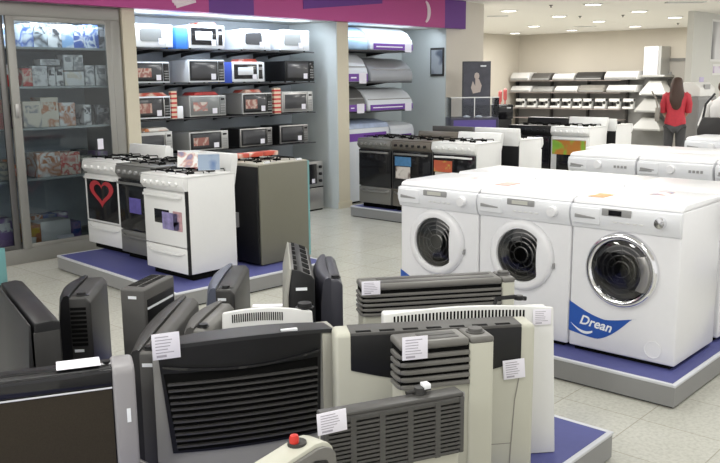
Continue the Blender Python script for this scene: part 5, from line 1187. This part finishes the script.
def person(lb, x, y, rz, hgt_, topm, trousm, hairm, long_hair=True, armL=None, armR=None):
    """faces local -y"""
    k = hgt_/1.66
    t = thing('person', lb, 'person', (x, y, 0), rz); t.scale = (k, k, k)
    aL = armL or [(.20, .02, 1.10), (.20, -.10, .88)]; aR = armR or [(-.20, .02, 1.10), (-.21, -.06, .86)]
    P_ = [(0, 0, .93, .120, .085), (0, 0, 1.08, .115, .085), (0, .01, 1.24, .14, .095), (0, .015, 1.36, .11, .08), (0, .01, 1.43, .05), (0, -.005, 1.50, .058, .065), (0, -.015, 1.57, .075, .088), (0, -.01, 1.62, .06, .07),
          (.16, .01, 1.35, .048), (*aL[0], .038), (*aL[1], .028), (-.16, .01, 1.35, .048), (*aR[0], .038), (*aR[1], .028),
          (.085, 0, .86, .085), (.09, -.01, .48, .055), (.09, .01, .09, .038), (.09, -.13, .035, .033), (-.085, 0, .86, .085), (-.09, 0, .48, .055), (-.09, .02, .09, .038), (-.09, -.12, .035, .033)]
    E_ = [(0, 1), (1, 2), (2, 3), (3, 4), (4, 5), (5, 6), (6, 7), (3, 8), (8, 9), (9, 10), (3, 11), (11, 12), (12, 13), (0, 14), (14, 15), (15, 16), (16, 17), (0, 18), (18, 19), (19, 20), (20, 21)]
    # hands: palm with five fingers
    for (w_, el, sgn) in ((10, 9, 1), (13, 12, -1)):
        w0 = Vector(P_[w_][:3]); d_ = (w0-Vector(P_[el][:3])).normalized(); side = d_.cross(Vector((0, 0, 1)) if abs(d_.z) < .8 else Vector((0, 1, 0))).normalized()
        pm = w0+d_*.07; P_.append((*pm, .026, .020)); pi_ = len(P_)-1; E_.append((w_, pi_))
        for q_ in range(4):
            b0 = pm+d_*.03+side*(.024-.016*q_); b1 = b0+d_*(.03-.004*abs(q_-1.2)); b2 = b1+d_*.025+Vector((0, -.008, 0))
            n0 = len(P_); P_ += [(*b0, .0085), (*b1, .0075), (*b2, .006)]; E_ += [(pi_, n0), (n0, n0+1), (n0+1, n0+2)]
        b0 = w0+d_*.045+side*.034; b1 = b0+d_*.03+side*.012; n0 = len(P_); P_ += [(*b0, .009), (*b1, .0075)]; E_ += [(pi_, n0), (n0, n0+1)]
    skin('body', P_, E_, SKIN, t)
    fm = MB()
    for sx in (-1, 1): fm.lathe([(.012, -.095), (.008, -.102), (0, -.104)], (sx*.028, 0, 1.565), 'y', 10)
    fm.build('eyes', DEEP, t)
    MB().prism([(-.10, 1.57), (-.125, 1.535), (-.10, 1.528)], -.011, .011).build('nose', SKIN, t, bevel=.004)
    MB().bar([(-.024, -.093, 1.502), (0, -.099, 1.500), (.024, -.093, 1.502)], .006, .010).build('mouth', mat('lips', (.45, .12, .11), .5) if 'lips' not in bpy.data.materials else bpy.data.materials['lips'], t)
    # top
    sm = MB(); N_ = 20
    secs = [(.82, .158, .115, 0), (.93, .166, .122, 0), (1.07, .138, .105, 0), (1.22, .160, .118, .005), (1.32, .178, .112, .012), (1.385, .150, .09, .015), (1.43, .078, .07, .012), (1.455, .062, .062, .01)]
    sm.loops([[(rx*math.cos(2*PI*j/N_), yo+ry*math.sin(2*PI*j/N_), z) for j in range(N_)] for z, rx, ry, yo in secs])
    for aa, sg in ((aL[0], 1), (aR[0], -1)): sm.tube([(sg*.12, .012, 1.36), (sg*.165, .012, 1.335), (sg*.195, .015, 1.22), (aa[0], aa[1], aa[2]-.02)], .062, 12, r1=.050)
    sm.build('shirt', topm, t, ang=70)
    skin('trousers', [(0, 0, .90, .140, .105), (.088, 0, .82, .098), (.092, -.01, .48, .070), (.092, .01, .12, .056), (-.088, 0, .82, .098), (-.092, 0, .48, .070), (-.092, .02, .12, .056)], [(0, 1), (1, 2), (2, 3), (0, 4), (4, 5), (5, 6)], trousm, t)
    for sx in (-1, 1): MB().prism([(.06, 0), (-.17, 0), (-.17, .03), (-.10, .075), (.06, .085)], sx*.09-.042, sx*.09+.042).build('shoe', BLACK, t, bevel=.02)
    if long_hair:
        skin('hair', [(0, .0, 1.635, .078, .080), (0, .035, 1.57, .096, .088), (.01, .07, 1.47, .112, .070), (-.015, .10, 1.36, .128, .050), (.02, .125, 1.27, .105, .040), (-.01, .125, 1.19, .085, .034), (.015, .12, 1.12, .05, .022)], [(0, 1), (1, 2), (2, 3), (3, 4), (4, 5), (5, 6)], hairm, t)
    else:
        skin('hair', [(0, .0, 1.64, .074, .076), (0, .03, 1.57, .088, .082), (0, .045, 1.50, .070, .05)], [(0, 1), (1, 2)], hairm, t)
    return t
pw = CAM+ray(677, 90)*12.9
vd = math.atan2(pw.y-CAM.y, pw.x-CAM.x)
person('person with long brown hair and red top, seen from behind by the far hoods', pw.x, pw.y, vd+PI/2, 1.60, REDC, DARKC, HAIR, True, armL=[(.19, -.02, 1.10), (.13, -.20, .98)], armR=[(-.19, -.02, 1.10), (-.13, -.20, 1.0)])
bp = pw+Vector((math.cos(vd+PI/2), math.sin(vd+PI/2), 0))*.27; bp.z = 0
t = thing('shoulder_bag', 'beige grey shoulder bag hanging at the left side of the person in red', 'bag', (bp.x, bp.y, 0), vd+PI/2)
m = MB().prism([(-.09, .90), (.09, .90), (.075, 1.12), (-.075, 1.12)], -.035, .035, 'x'); m.build('bag_body', TAUPE, t, bevel=.015)
MB().tube([(0, -.06, 1.11), (.03, -.06, 1.25), (.10, -.02, 1.37), (.10, .05, 1.37), (.03, .07, 1.25), (0, .06, 1.11)], .011).build('strap', TAUPE, t)
pv = CAM+ray(724, 100)*9.6
vd2 = math.atan2(pv.y-CAM.y, pv.x-CAM.x)
person('person in white top with a black shoulder bag, cut by the right photo edge', pv.x, pv.y, vd2+PI/2, 1.56, mat('white_cloth', (.72, .70, .68), .8), DARKC, HAIR, False, armL=[(.24, .02, 1.10), (.26, -.12, .96)], armR=[(-.20, .02, 1.10), (-.12, -.2, .98)])
bp = pv+Vector((math.cos(vd2+PI/2), math.sin(vd2+PI/2), 0))*.12-Vector((math.cos(vd2), math.sin(vd2), 0))*.20
t = thing('shoulder_bag', 'black shoulder bag hanging behind the person in white at the right edge', 'bag', (bp.x, bp.y, 0), vd2+PI/2)
MB().prism([(-.13, .86), (.13, .86), (.15, .98), (.10, 1.13), (-.10, 1.13)], -.05, .05, 'y').build('bag_body', mat('black_leather', (.02, .018, .018), .45), t, bevel=.02)
MB().tube([(.09, 0, 1.11), (.07, -.02, 1.28), (-.02, -.06, 1.40)], .014).build('strap', BLACK, t)
